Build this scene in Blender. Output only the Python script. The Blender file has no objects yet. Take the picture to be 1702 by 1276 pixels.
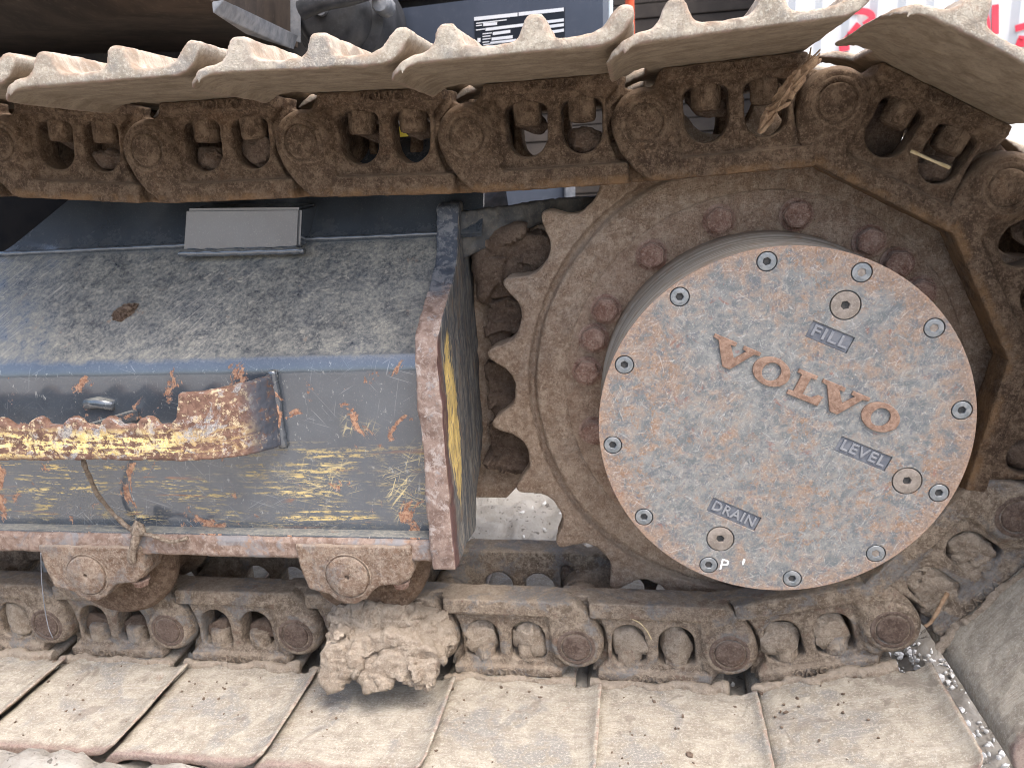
import bpy, bmesh, math, random
import numpy as np
from mathutils import Matrix, Vector
random.seed(7); rng = np.random.default_rng(7)
S = bpy.context.scene
COL = S.collection
# ------------------------------------------------------------------ camera
CC = np.array([-0.16008931, -0.97601342, 0.29744749])
CR = np.array([[0.98658214, -0.16268504, 0.01375684], [0.15328063, 0.95196567, 0.26507813], [-0.05622028, -0.25941269, 0.96412880]])
FPX, IW, IH = 1280.0, 1702, 1276
cam_data = bpy.data.cameras.new('camera'); cam = bpy.data.objects.new('camera', cam_data); COL.objects.link(cam)
cam_data.sensor_width = 36; cam_data.lens = FPX / IW * 36
cam_data.clip_start = .02; cam_data.clip_end = 400
M = Matrix.Identity(4)
for i in range(3):
    M[i][0] = CR[i][0]; M[i][1] = CR[i][2]; M[i][2] = -CR[i][1]; M[i][3] = CC[i]
cam.matrix_world = M
cam_data.dof.use_dof = True; cam_data.dof.focus_distance = .93; cam_data.dof.aperture_fstop = 9
S.camera = cam
# ------------------------------------------------------------------ light
SUN_EL, SUN_AZ = math.radians(62), math.radians(130)      # azimuth clockwise from +Y
w = bpy.data.worlds.new('World'); S.world = w; w.use_nodes = True
nt = w.node_tree; bg = nt.nodes['Background']
sky = nt.nodes.new('ShaderNodeTexSky'); sky.sky_type = 'NISHITA'; sky.sun_disc = False
sky.sun_elevation = SUN_EL; sky.sun_rotation = SUN_AZ
sky.air_density = 1.0; sky.dust_density = 5.0; sky.ozone_density = 1.0; sky.altitude = 0
nt.links.new(sky.outputs[0], bg.inputs[0]); bg.inputs[1].default_value = .14
sd = bpy.data.lights.new('sun', 'SUN'); sd.energy = 1.1; sd.angle = math.radians(40); sd.color = (1, .985, .965)
sun = bpy.data.objects.new('sun', sd); COL.objects.link(sun)
dv = Vector((math.sin(SUN_AZ) * math.cos(SUN_EL), math.cos(SUN_AZ) * math.cos(SUN_EL), math.sin(SUN_EL)))
sun.rotation_euler = dv.to_track_quat('Z', 'Y').to_euler()
S.view_settings.view_transform = 'Standard'; S.view_settings.look = 'None'
S.view_settings.exposure = 1.58; S.view_settings.gamma = 1
S.render.engine = 'CYCLES'; S.cycles.max_bounces = 6; S.cycles.use_denoising = True; S.cycles.denoising_prefilter = 'ACCURATE'; S.cycles.pixel_filter_type = 'BLACKMAN_HARRIS'; S.cycles.filter_width = .9
S.cycles.sample_clamp_indirect = 4

# ------------------------------------------------------------------ measuring: a pixel of the photograph to a point on a plane of the place
def _ray(u, v):
    return CR @ np.array([(u - IW / 2) / FPX, 1.0, -(v - IH / 2) / FPX])
def at(u, v, Y):
    d = _ray(u, v); return CC + d * ((Y - CC[1]) / d[1])
def atZ(u, v, Z):
    d = _ray(u, v); return CC + d * ((Z - CC[2]) / d[2])
def on_plane(u, v, p, n):
    d = _ray(u, v); return CC + d * (np.dot(np.asarray(p) - CC, n) / np.dot(d, n))

# ------------------------------------------------------------------ numpy noise
def _h(i, j, k, s):
    n = (i * 374761393 + j * 668265263 + k * 2147483647 + s * 974711) & 0xFFFFFFFF
    n = ((n ^ (n >> 13)) * 1274126177) & 0xFFFFFFFF
    n = n ^ (n >> 16)
    return (n & 0xFFFF) / 32767.5 - 1
def vnoise(p, s=0):
    f = np.floor(p).astype(np.int64); t = p - f; t = t * t * (3 - 2 * t)
    r = 0
    for a in (0, 1):
        wa = t[:, 0] if a else 1 - t[:, 0]
        for b in (0, 1):
            wb = t[:, 1] if b else 1 - t[:, 1]
            for c in (0, 1):
                wc = t[:, 2] if c else 1 - t[:, 2]
                r = r + wa * wb * wc * _h(f[:, 0] + a, f[:, 1] + b, f[:, 2] + c, s)
    return r
def fbm(p, scale, oct=4, s=0, ridged=False):
    r = 0; a = 1; q = p * scale
    for o in range(oct):
        n = vnoise(q + o * 17.3, s + o)
        r = r + a * ((1 - 2 * np.abs(n)) if ridged else n); a *= .5; q = q * 2.03
    return r

# ------------------------------------------------------------------ mesh helpers
def mesh_from(verts, faces, name='m'):
    me = bpy.data.meshes.new(name); me.from_pydata([tuple(map(float, v)) for v in verts], [], faces); me.update()
    return me
def finish(me, angle=40):
    me.polygons.foreach_set('use_smooth', [True] * len(me.polygons))
    if angle < 180: me.set_sharp_from_angle(angle=math.radians(angle))
    me.update(); return me
def obj(name, me, mat=None, parent=None, loc=None):
    o = bpy.data.objects.new(name, me); COL.objects.link(o)
    if mat is not None:
        if not me.materials: me.materials.append(mat)
        elif me.materials[0] is not mat:
            o.material_slots[0].link = 'OBJECT'; o.material_slots[0].material = mat
    if parent is not None: o.parent = parent
    if loc is not None: o.location = loc
    return o
def tag(o, label=None, cat=None, group=None, kind=None):
    for k, v in (('label', label), ('category', cat), ('group', group), ('kind', kind)):
        if v: o[k] = v
    return o
def thing(name, label, cat, loc=(0, 0, 0), group=None):
    o = bpy.data.objects.new(name, None); COL.objects.link(o); o.location = loc; o.empty_display_size = .05
    return tag(o, label, cat, group)
def slab(outlines, y0, y1, bevel=.001, res=2, edge=None):
    """outline and holes in (x,z), solid from y0 (front) to y1"""
    cu = bpy.data.curves.new('c', 'CURVE'); cu.dimensions = '2D'; cu.fill_mode = 'BOTH'
    cu.extrude = max((y1 - y0) / 2 - bevel, 1e-5); cu.bevel_depth = bevel; cu.bevel_resolution = res; cu.offset = -bevel
    for ol in outlines:
        sp = cu.splines.new('POLY'); sp.points.add(len(ol) - 1); sp.use_cyclic_u = True
        for p, q in zip(sp.points, ol): p.co = (q[0], q[1], 0, 1)
    o = bpy.data.objects.new('t', cu); COL.objects.link(o)
    dg = bpy.context.evaluated_depsgraph_get(); dg.update()
    me = bpy.data.meshes.new_from_object(o.evaluated_get(dg))
    bpy.data.objects.remove(o); bpy.data.curves.remove(cu)
    bm = bmesh.new(); bm.from_mesh(me); bmesh.ops.remove_doubles(bm, verts=bm.verts, dist=1e-5)
    for v in bm.verts: v.co = (v.co.x, (y0 + y1) / 2 - v.co.z, v.co.y)
    bmesh.ops.recalc_face_normals(bm, faces=bm.faces)
    bm.to_mesh(me); bm.free(); return me
def text_mesh(s, size, depth, bevel=.0003):
    cu = bpy.data.curves.new('c', 'FONT'); cu.body = s; cu.size = size; cu.extrude = depth / 2; cu.bevel_depth = bevel
    cu.align_x = 'CENTER'; cu.align_y = 'CENTER'; cu.resolution_u = 3; cu.space_character = 1.12
    o = bpy.data.objects.new('t', cu); COL.objects.link(o)
    dg = bpy.context.evaluated_depsgraph_get(); dg.update()
    me = bpy.data.meshes.new_from_object(o.evaluated_get(dg))
    bpy.data.objects.remove(o); bpy.data.curves.remove(cu)
    bm = bmesh.new(); bm.from_mesh(me)
    for v in bm.verts: v.co = (v.co.x, -v.co.z, v.co.y)
    bm.to_mesh(me); bm.free(); return me
def xf(me, mat):
    me.transform(mat); me.update(); return me
def lathe(profile, n=48, axis='Y'):
    """profile list of (r, y): a solid of revolution round the Y axis; ends closed when r = 0"""
    V, F, rows = [], [], []
    for r, y in profile:
        if r < 1e-7: rows.append([len(V)]); V.append((0, y, 0))
        else:
            rows.append(list(range(len(V), len(V) + n)))
            V += [(r * math.sin(2 * math.pi * k / n), y, r * math.cos(2 * math.pi * k / n)) for k in range(n)]
    for a, b in zip(rows, rows[1:]):
        for k in range(n):
            q = [a[k % len(a)], a[(k + 1) % len(a)], b[(k + 1) % len(b)], b[k % len(b)]]
            q2 = []
            for i in q:
                if i not in q2: q2.append(i)
            if len(q2) > 2: F.append(q2)
    me = mesh_from(V, F)
    bm = bmesh.new(); bm.from_mesh(me); bmesh.ops.recalc_face_normals(bm, faces=bm.faces); bm.to_mesh(me); bm.free()
    if axis == 'X': me.transform(Matrix.Rotation(-math.pi / 2, 4, 'Z'))
    if axis == 'Z': me.transform(Matrix.Rotation(math.pi / 2, 4, 'X'))
    return me
def boxm(x0, x1, y0, y1, z0, z1, bevel=0, seg=2):
    bm = bmesh.new(); bmesh.ops.create_cube(bm, size=1)
    for v in bm.verts: v.co = ((x0 + x1) / 2 + v.co.x * (x1 - x0), (y0 + y1) / 2 + v.co.y * (y1 - y0), (z0 + z1) / 2 + v.co.z * (z1 - z0))
    if bevel: bmesh.ops.bevel(bm, geom=bm.edges[:], offset=bevel, segments=seg, affect='EDGES', profile=.6)
    me = bpy.data.meshes.new('b'); bm.to_mesh(me); bm.free(); return me
def prism_x(profile, x0, x1):
    """profile in (y,z) extruded along x"""
    n = len(profile)
    V = [(x0, p[0], p[1]) for p in profile] + [(x1, p[0], p[1]) for p in profile]
    F = [list(range(n)), list(range(2 * n - 1, n - 1, -1))] + [[i, (i + 1) % n, n + (i + 1) % n, n + i] for i in range(n)]
    me = mesh_from(V, F); bm = bmesh.new(); bm.from_mesh(me); bmesh.ops.recalc_face_normals(bm, faces=bm.faces); bm.to_mesh(me); bm.free()
    return me
def hull(pts, bevel=0):
    """convex solid of some corner points"""
    bm = bmesh.new()
    for p in pts: bm.verts.new(tuple(map(float, p)))
    bmesh.ops.convex_hull(bm, input=bm.verts[:])
    bmesh.ops.dissolve_limit(bm, angle_limit=.05, verts=bm.verts[:], edges=bm.edges[:])
    if bevel: bmesh.ops.bevel(bm, geom=bm.edges[:], offset=bevel, segments=2, affect='EDGES')
    me = bpy.data.meshes.new('h'); bm.to_mesh(me); bm.free(); return me
def join(meshes):
    bm = bmesh.new()
    for m in meshes: bm.from_mesh(m)
    me = bpy.data.meshes.new('j'); bm.to_mesh(me); bm.free(); return me
def tube(pts, r, n=8, taper=None):
    pts = [Vector(p) for p in pts]; V, F = [], []
    for i, p in enumerate(pts):
        d = (pts[min(i + 1, len(pts) - 1)] - pts[max(i - 1, 0)]).normalized()
        a = d.orthogonal().normalized() if i == 0 else (a0 - d * a0.dot(d)).normalized()
        a0 = a; b = d.cross(a); rr = r * (taper[i] if taper else 1)
        V += [p + (a * math.cos(2 * math.pi * k / n) + b * math.sin(2 * math.pi * k / n)) * rr for k in range(n)]
    for i in range(len(pts) - 1):
        for k in range(n): F.append([i * n + k, i * n + (k + 1) % n, (i + 1) * n + (k + 1) % n, (i + 1) * n + k])
    F += [list(range(n))[::-1], list(range((len(pts) - 1) * n, len(pts) * n))]
    return mesh_from(V, F)
def smooth_path(pts, k=6):
    P = [Vector(p) for p in pts]; out = []
    for i in range(len(P) - 1):
        a, b, c, d = P[max(i - 1, 0)], P[i], P[i + 1], P[min(i + 2, len(P) - 1)]
        for j in range(k):
            t = j / k
            out.append(.5 * ((2 * b) + (c - a) * t + (2 * a - 5 * b + 4 * c - d) * t * t + (3 * b - a - 3 * c + d) * t ** 3))
    out.append(P[-1]); return out
def fuse(meshes, voxel, it=2, disp=(), seed=0, angle=180, decimate=None):
    """closed solids cast into one worn, rounded skin"""
    me = join(meshes); o = bpy.data.objects.new('t', me); COL.objects.link(o)
    m = o.modifiers.new('r', 'REMESH'); m.mode = 'VOXEL'; m.voxel_size = voxel
    if it:
        m = o.modifiers.new('s', 'SMOOTH'); m.iterations = it; m.factor = .5
    dg = bpy.context.evaluated_depsgraph_get(); dg.update()
    r = bpy.data.meshes.new_from_object(o.evaluated_get(dg)); bpy.data.objects.remove(o)
    rough(r, disp, seed)
    return finish(r, angle)
def rough(r, disp, seed=0):
    n = len(r.vertices)
    if not disp or not n: return r
    co = np.empty(n * 3); r.vertices.foreach_get('co', co); co = co.reshape(-1, 3)
    no = np.empty(n * 3); r.vertex_normals.foreach_get('vector', no); no = no.reshape(-1, 3)
    off = np.array([seed * 3.71, seed * 1.93, seed * 5.13])
    d = 0
    for k, (sc, amp, o, rid) in enumerate(disp): d = d + amp * fbm(co + off, sc, o, k * 7, rid)
    co = co + no * np.asarray(d)[:, None]
    r.vertices.foreach_set('co', co.ravel()); r.update(); return r
def circ(r, n, c=(0, 0), a0=0, a1=2 * math.pi, end=False):
    m = n - 1 if end else n
    return [(c[0] + r * math.cos(a0 + (a1 - a0) * k / m), c[1] + r * math.sin(a0 + (a1 - a0) * k / m)) for k in range(n)]
def copy_tree(o, parent=None):
    c = o.copy(); COL.objects.link(c)
    if parent is not None: c.parent = parent
    for ch in list(o.children): copy_tree(ch, c)
    return c

# ------------------------------------------------------------------ materials
class G:
    def __init__(s, name):
        s.m = bpy.data.materials.new(name); s.m.use_nodes = True; s.t = s.m.node_tree
        s.b = s.t.nodes['Principled BSDF']; s.geo = s.t.nodes.new('ShaderNodeNewGeometry'); s.pos = s.geo.outputs['Position']
    def put(s, sock, v):
        if hasattr(v, 'is_output'): s.t.links.new(v, sock)
        elif isinstance(v, (tuple, list)) and len(v) == 3 and sock.type == 'RGBA': sock.default_value = (*v, 1)
        else: sock.default_value = v
    def vec(s, scale=(1, 1, 1), rot=(0, 0, 0), v=None, loc=(0, 0, 0)):
        if any(rot):
            n = s.t.nodes.new('ShaderNodeMapping'); s.put(n.inputs[0], v or s.pos); n.inputs['Rotation'].default_value = rot
            v = n.outputs[0]; rot = (0, 0, 0)
        n = s.t.nodes.new('ShaderNodeMapping'); s.put(n.inputs[0], v or s.pos)
        n.inputs['Scale'].default_value = scale; n.inputs['Rotation'].default_value = rot; n.inputs['Location'].default_value = loc
        return n.outputs[0]
    def noise(s, scale, detail=4, rough=.55, v=None, dist=0):
        n = s.t.nodes.new('ShaderNodeTexNoise'); s.put(n.inputs['Vector'], v or s.pos)
        n.inputs['Scale'].default_value = scale; n.inputs['Detail'].default_value = detail
        n.inputs['Roughness'].default_value = rough; n.inputs['Distortion'].default_value = dist; return n.outputs['Fac']
    def voro(s, scale, v=None, feature='F1', out='Distance'):
        n = s.t.nodes.new('ShaderNodeTexVoronoi'); n.feature = feature; s.put(n.inputs['Vector'], v or s.pos)
        n.inputs['Scale'].default_value = scale; return n.outputs[out]
    def step(s, f, a, b, lo=0., hi=1.):
        n = s.t.nodes.new('ShaderNodeMapRange'); n.interpolation_type = 'SMOOTHSTEP'; s.put(n.inputs[0], f)
        for i, x in zip((1, 2, 3, 4), (a, b, lo, hi)): n.inputs[i].default_value = x
        return n.outputs[0]
    def op(s, o, a, b=0., c=0.):
        n = s.t.nodes.new('ShaderNodeMath'); n.operation = o; s.put(n.inputs[0], a); s.put(n.inputs[1], b); s.put(n.inputs[2], c); return n.outputs[0]
    def mul(s, *a):
        r = a[0]
        for x in a[1:]: r = s.op('MULTIPLY', r, x)
        return r
    def mix(s, f, a, b, mode='MIX'):
        n = s.t.nodes.new('ShaderNodeMix'); n.data_type = 'RGBA'; n.blend_type = mode
        s.put(n.inputs[0], f); s.put(n.inputs[6], a); s.put(n.inputs[7], b); return n.outputs[2]
    def sep(s, v=None):
        n = s.t.nodes.new('ShaderNodeSeparateXYZ'); s.put(n.inputs[0], v or s.pos); return n.outputs
    def normal_z(s): return s.sep(s.geo.outputs['Normal'])[2]
    def edge(s, a, b): return s.step(s.geo.outputs['Pointiness'], a, b)
    def bump(s, h, strength=.5, dist=.002, prev=None):
        n = s.t.nodes.new('ShaderNodeBump'); s.put(n.inputs['Height'], h); n.inputs['Strength'].default_value = strength
        n.inputs['Distance'].default_value = dist
        if prev: s.t.links.new(prev, n.inputs['Normal'])
        return n.outputs[0]
    def out(s, col, rough=.8, normal=None, metal=0., spec=.5):
        s.put(s.b.inputs['Base Color'], col); s.put(s.b.inputs['Roughness'], rough); s.put(s.b.inputs['Metallic'], metal)
        s.b.inputs['Specular IOR Level'].default_value = spec
        if normal: s.t.links.new(normal, s.b.inputs['Normal'])
        return s.m
def lines(g, rot, sx, sz, thr, warp=.35, plane='XZ'):
    """fine scratches: noise stretched along one direction of the x-z plane"""
    v = g.vec((sx, 1, sz), (0, rot, 0))
    return g.step(g.noise(1, 2, .5, v, warp), thr, thr + .04)

def mat_cast(name, dark, mid, dust, dust_amt=.5, top=.6, grain=1., rough=.88, rail=False, steel=0.):
    g = G(name)
    big = g.noise(9, 5, .6); med = g.noise(70, 8, .7); fine = g.noise(250, 6, .8)
    c = g.mix(g.step(g.op('ADD', g.mul(big, .5), g.mul(med, .5)), .36, .62), dark, mid)
    c = g.mix(g.mul(g.step(med, .42, .68), dust_amt), c, dust)
    c = g.mix(g.mul(g.step(g.noise(22, 8, .7, None, .4), .55, .66), .30), c, (.22, .125, .070))
    c = g.mix(g.mul(g.step(fine, .50, .62), .60), c, tuple(min(1, x * 1.1) for x in dust))
    c = g.mix(g.mul(g.step(g.noise(300, 5, .8, g.vec(loc=(7, 3, 5))), .53, .63), .55), c, tuple(x * .5 for x in dark))
    c = g.mix(g.mul(g.step(g.noise(170, 6, .72, None, .3), .54, .64), .30), c, tuple(x * .7 for x in dark))
    c = g.mix(g.mul(g.step(g.noise(230, 5, .72, g.vec(loc=(2, 4, 1))), .57, .66), .30), c, dust)
    nz = g.step(g.normal_z(), .25, .95)
    c = g.mix(g.mul(nz, top), c, tuple(min(1, x * 1.15) for x in dust))
    if rail:
        tc = g.t.nodes.new('ShaderNodeTexCoord'); oz = g.sep(tc.outputs['Object'])[2]
        rf = g.mul(g.step(g.op('ADD', oz, g.mul(g.op('SUBTRACT', med, .5), .02)), -.056, -.066), g.step(g.noise(26, 6, .7), .36, .6))
        c = g.mix(g.mul(rf, .65), c, (.30, .175, .085))
    if steel:
        sf = g.mul(g.step(g.noise(19, 5, .65, g.vec(loc=(3, 8, 2)), .5), .50, .62), g.step(fine, .36, .52))
        c = g.mix(g.mul(sf, steel), c, (.215, .22, .225))
        c = g.mix(g.mul(g.step(g.noise(33, 6, .7, g.vec(loc=(1, 9, 4))), .58, .66), steel * .7), c, (.20, .115, .085))
    wear = g.mul(g.edge(.52, .60), g.step(g.noise(60, 4), .4, .7))
    c = g.mix(g.mul(wear, .55), c, tuple(min(1, x * 1.2) for x in dust))
    h = g.op('ADD', g.mul(med, .6), g.mul(fine, .5 * grain))
    cr = g.noise(260, 3, .6, None, 1.6)
    h = g.op('ADD', h, g.mul(g.step(cr, .47, .53), .22 * grain))
    return g.out(c, rough, g.bump(h, .9, .007), 0, .25)
M_LINK = mat_cast('dusty_cast_iron', (.072, .045, .029), (.145, .094, .059), (.29, .208, .142), .6, .6, rail=True)
M_LINKLOW = mat_cast('clay_dusted_lit_cast_iron', (.17, .128, .094), (.30, .232, .174), (.49, .405, .312), .68, .3, steel=.7)  # extra clay dust and the lower run's stronger light both put into this colour
M_SPROCKET = mat_cast('dusty_sprocket_iron', (.280, .190, .132), (.415, .302, .220), (.59, .47, .36), .60, .5, steel=.12)
M_BOLT = mat_cast('rusty_bolt', (.225, .118, .085), (.35, .205, .155), (.54, .41, .33), .40, .5)
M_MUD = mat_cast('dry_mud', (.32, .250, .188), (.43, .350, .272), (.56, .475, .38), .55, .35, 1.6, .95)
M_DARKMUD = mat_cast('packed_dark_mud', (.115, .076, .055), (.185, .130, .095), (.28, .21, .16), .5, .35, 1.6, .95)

def mat_shoe():
    g = G('dusty_track_shoe_steel')
    big = g.noise(11, 4, .55, None, .5); med = g.noise(40, 6, .65, None, .6); fine = g.noise(260, 6, .8)
    dust = g.mix(g.step(med, .35, .65), (.30, .262, .210), (.45, .405, .330))
    steel = g.mix(g.step(fine, .4, .62), (.15, .155, .165), (.25, .248, .24))
    c = g.mix(g.mul(g.step(big, .50, .60), g.step(med, .38, .54), g.step(g.sep()[0], .22, .14), .65), dust, steel)
    c = g.mix(g.mul(g.step(g.noise(28, 8, .7, None, 1.0), .60, .70), .5), c, (.27, .165, .11))
    net = g.noise(210, 4, .65, None, 2.2)
    c = g.mix(g.mul(g.step(net, .52, .60), .30), c, (.47, .435, .365))
    c = g.mix(g.mul(g.step(fine, .52, .62), .45), c, (.19, .16, .135))
    c = g.mix(g.mul(g.step(g.noise(290, 5, .8, g.vec(loc=(3, 3, 8))), .52, .60), .55), c, (.60, .56, .475))
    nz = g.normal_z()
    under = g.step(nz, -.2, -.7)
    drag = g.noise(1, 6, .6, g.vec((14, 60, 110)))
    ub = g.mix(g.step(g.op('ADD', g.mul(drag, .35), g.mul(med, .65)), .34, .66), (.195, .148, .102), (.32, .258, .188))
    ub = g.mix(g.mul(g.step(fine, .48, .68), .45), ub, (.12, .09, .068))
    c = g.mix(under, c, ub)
    lip = g.mul(g.edge(.51, .56), g.step(g.noise(70, 5, .7), .38, .62))
    c = g.mix(g.mul(lip, .6), c, (.30, .19, .155))
    up_ = g.mul(g.step(nz, -.1, .5), g.step(g.sep()[2], .2, .3))
    top_ = g.mix(g.step(med, .36, .62), (.31, .222, .155), (.53, .455, .365))
    top_ = g.mix(g.mul(g.step(fine, .5, .66), .45), top_, (.27, .17, .13))
    c = g.mix(g.mul(up_, .85), c, top_)
    for rr in (.04, -.10, .22):
        sc_ = g.step(g.noise(1, 5, .7, g.vec((9, 170, 1), (0, 0, rr)), .7), .55, .64)
        c = g.mix(g.mul(sc_, g.op('SUBTRACT', 1., under), .28), c, (.235, .195, .16) if rr > 0 else (.52, .475, .42))
    ye = g.mul(g.step(g.op('ADD', g.sep()[1], g.mul(g.op('SUBTRACT', med, .5), .02)), -.186, -.196), g.step(g.sep()[2], -.2, -.3))
    c = g.mix(g.mul(ye, .75), c, g.mix(g.step(fine, .4, .6), (.17, .105, .090), (.29, .215, .185)))
    blob = g.noise(17, 5, .6, g.vec(loc=(5, 2, 8)), .8)
    c = g.mix(g.mul(g.step(blob, .60, .66), g.op('SUBTRACT', 1., under), .55), c, (.20, .165, .135))
    h = g.op('ADD', g.mul(med, .35), g.op('ADD', g.mul(fine, .5), g.mul(g.step(net, .46, .56), .25)))
    return g.out(c, .82, g.bump(h, .6, .004), 0, .3)
M_SHOE = mat_shoe()

def mat_paint():
    """charcoal paint under dust, scratched to yellow primer and rust"""
    g = G('scratched_charcoal_paint')
    x, yy, z = g.sep()
    big = g.noise(7, 5, .6); med = g.noise(36, 7, .65); fine = g.noise(480, 4, .7)
    base = g.mix(g.step(big, .35, .65), (.043, .053, .067), (.066, .079, .096))
    # dust lies on the sloping top, dragged along the slope
    nz = g.mul(g.step(g.op('ADD', g.normal_z(), g.mul(g.op('SUBTRACT', med, .5), .5)), .46, .76), g.step(z, .232, .212, .15, 1.))  # thinned above the slope, putting the upper plate's shade into the dust
    dr = g.noise(1, 7, .7, g.vec((30, 120, 120), (0, .75, 0)))
    spk = g.noise(210, 6, .8)
    dust_f = g.mul(nz, g.op('ADD', g.op('ADD', g.mul(g.step(dr, .34, .66), .26), g.mul(g.step(med, .28, .72), .20)), g.mul(g.step(spk, .42, .60), .34)))
    c = g.mix(dust_f, base, (.375, .352, .285))
    c = g.mix(g.mul(nz, g.step(g.noise(150, 6, .78), .55, .66), .40), c, (.09, .095, .105))
    flakes = g.step(g.noise(1, 3, .6, g.vec((60, 150, 150), (0, .45, 0)), .8), .63, .67)
    fm = g.step(g.noise(5, 4, .6), .42, .62, .15, 1.)
    c = g.mix(g.mul(nz, flakes, fm, .6), c, (.40, .37, .30))
    flk2 = g.step(g.noise(1, 3, .6, g.vec((150, 330, 330), (0, .55, 0)), .8), .62, .66)
    c = g.mix(g.mul(nz, flk2, fm, .5), c, (.42, .385, .315))
    for rr, sx_, th_ in ((.72, 9, .61), (.86, 14, .63), (.60, 13, .64)):
        streak = lines(g, rr, sx_, 300, th_)
        c = g.mix(g.mul(streak, nz, g.step(g.noise(7, 3), .46, .62), g.step(x, -.50, -.85, .15, 1.), .5), c, (.40, .37, .31))
    c = g.mix(g.mul(g.step(g.noise(24, 8, .72, None, .7), .63, .66), nz, .6), c, (.24, .16, .115))
    c = g.mix(g.mul(g.op('SUBTRACT', 1., nz), g.step(fine, .54, .72), .3), c, (.22, .225, .23))
    side = g.mul(g.step(g.normal_z(), .6, .3), g.step(yy, .05, .0))
    # pale scuffs
    for rot, thr in ((.5, .66), (-.9, .67), (1.35, .67), (-.3, .66)):
        c = g.mix(g.mul(lines(g, rot, 14, 420, thr, .5), side, g.step(g.noise(6, 2), .45, .6), .4), c, (.34, .35, .36))
    # yellow scratches along the lower half of the side plate
    band = g.mul(g.step(z, -.022, -.060), g.step(z, -.160, -.145))
    band = g.mul(band, g.step(g.noise(9, 4, .6, g.vec((1, 1, 2.2))), .38, .56))
    y1 = g.step(g.noise(1, 6, .72, g.vec((2.6, 1, 120), (0, .03, 0)), .3), .525, .565)
    y2 = g.step(g.noise(1, 6, .75, g.vec((11, 1, 260), (0, -.08, 0)), .6), .55, .58)
    gr = g.mul(g.step(g.noise(210, 5, .8, g.vec((.4, 1, 1.3))), .45, .53), g.step(g.noise(40, 5, .75, g.vec((.5, 1, 1.6))), .40, .50))
    yl = g.mul(g.op('MAXIMUM', y1, y2), band, side, gr, .9)
    c = g.mix(yl, c, g.mix(g.noise(30, 3), (.66, .44, .12), (.74, .60, .30)))
    # loose crosswise scratches
    msk = g.mul(side, g.step(g.noise(8, 3), .50, .60))
    for rot, thr in ((-.55, .63), (.85, .63), (1.25, .63), (.3, .62), (-.2, .62)):
        c = g.mix(g.mul(lines(g, rot, 16, 330, thr, .8), msk, g.step(z, .03, -.03), g.step(x, -.70, -.50, .10, .8), .8), c, (.68, .55, .28))
    # rust chips
    ch = g.noise(17, 9, .68, g.vec((1, 1, .8)), .9)
    chm = g.mul(g.step(g.op('ADD', ch, g.mul(g.op('SUBTRACT', spk, .5), .16)), .585, .61), side, g.step(g.normal_z(), .8, .3))
    c = g.mix(chm, c, g.mix(g.step(g.noise(240, 5, .8), .42, .58), (.20, .088, .05), (.44, .26, .165)))
    c = g.mix(g.mul(g.step(g.noise(130, 5, .8, g.vec((1, 1, .5))), .62, .66), side, .6), c, (.42, .42, .40))
    rl = g.mul(g.step(g.noise(1, 4, .6, g.vec((4, 1, 75)), .5), .61, .63), band, side)
    c = g.mix(rl, c, (.20, .09, .05))
    paintf = g.op('MAXIMUM', g.op('MAXIMUM', chm, yl), dust_f)
    r = g.step(paintf, 0, .6, .27, .8)
    h = g.op('SUBTRACT', g.mul(fine, .25), g.mul(g.op('MAXIMUM', chm, yl), .5))
    s_ = g.b.inputs; g.put(s_['Coat Weight'], g.step(paintf, .35, 0., 0., .8)); s_['Coat Roughness'].default_value = .12; s_['Coat IOR'].default_value = 1.95
    return g.out(c, r, g.bump(h, .35, .0010), 0, .6)
M_PAINT = mat_paint()

def mat_worn_edge():
    """rusty, chipped edge steel with a little paint left"""
    g = G('rusty_chipped_edge_steel')
    big = g.noise(20, 6, .65, None, .6); med = g.noise(75, 7, .7, None, .5); fine = g.noise(260, 6, .8)
    c = g.mix(g.step(med, .38, .62), (.165, .108, .082), (.285, .210, .168))
    c = g.mix(g.mul(g.step(g.noise(160, 6, .75), .52, .64), .5), c, (.42, .36, .31))
    c = g.mix(g.mul(g.step(big, .52, .62), .75), c, (.21, .215, .225))
    c = g.mix(g.mul(g.step(g.noise(30, 7, .7), .57, .66), .5), c, (.30, .165, .085))
    c = g.mix(g.mul(g.step(fine, .56, .72), .4), c, (.09, .05, .04))
    return g.out(c, .75, g.bump(g.op('ADD', med, g.mul(fine, .5)), .5, .002), 0, .35)
M_EDGE = mat_worn_edge()

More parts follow.
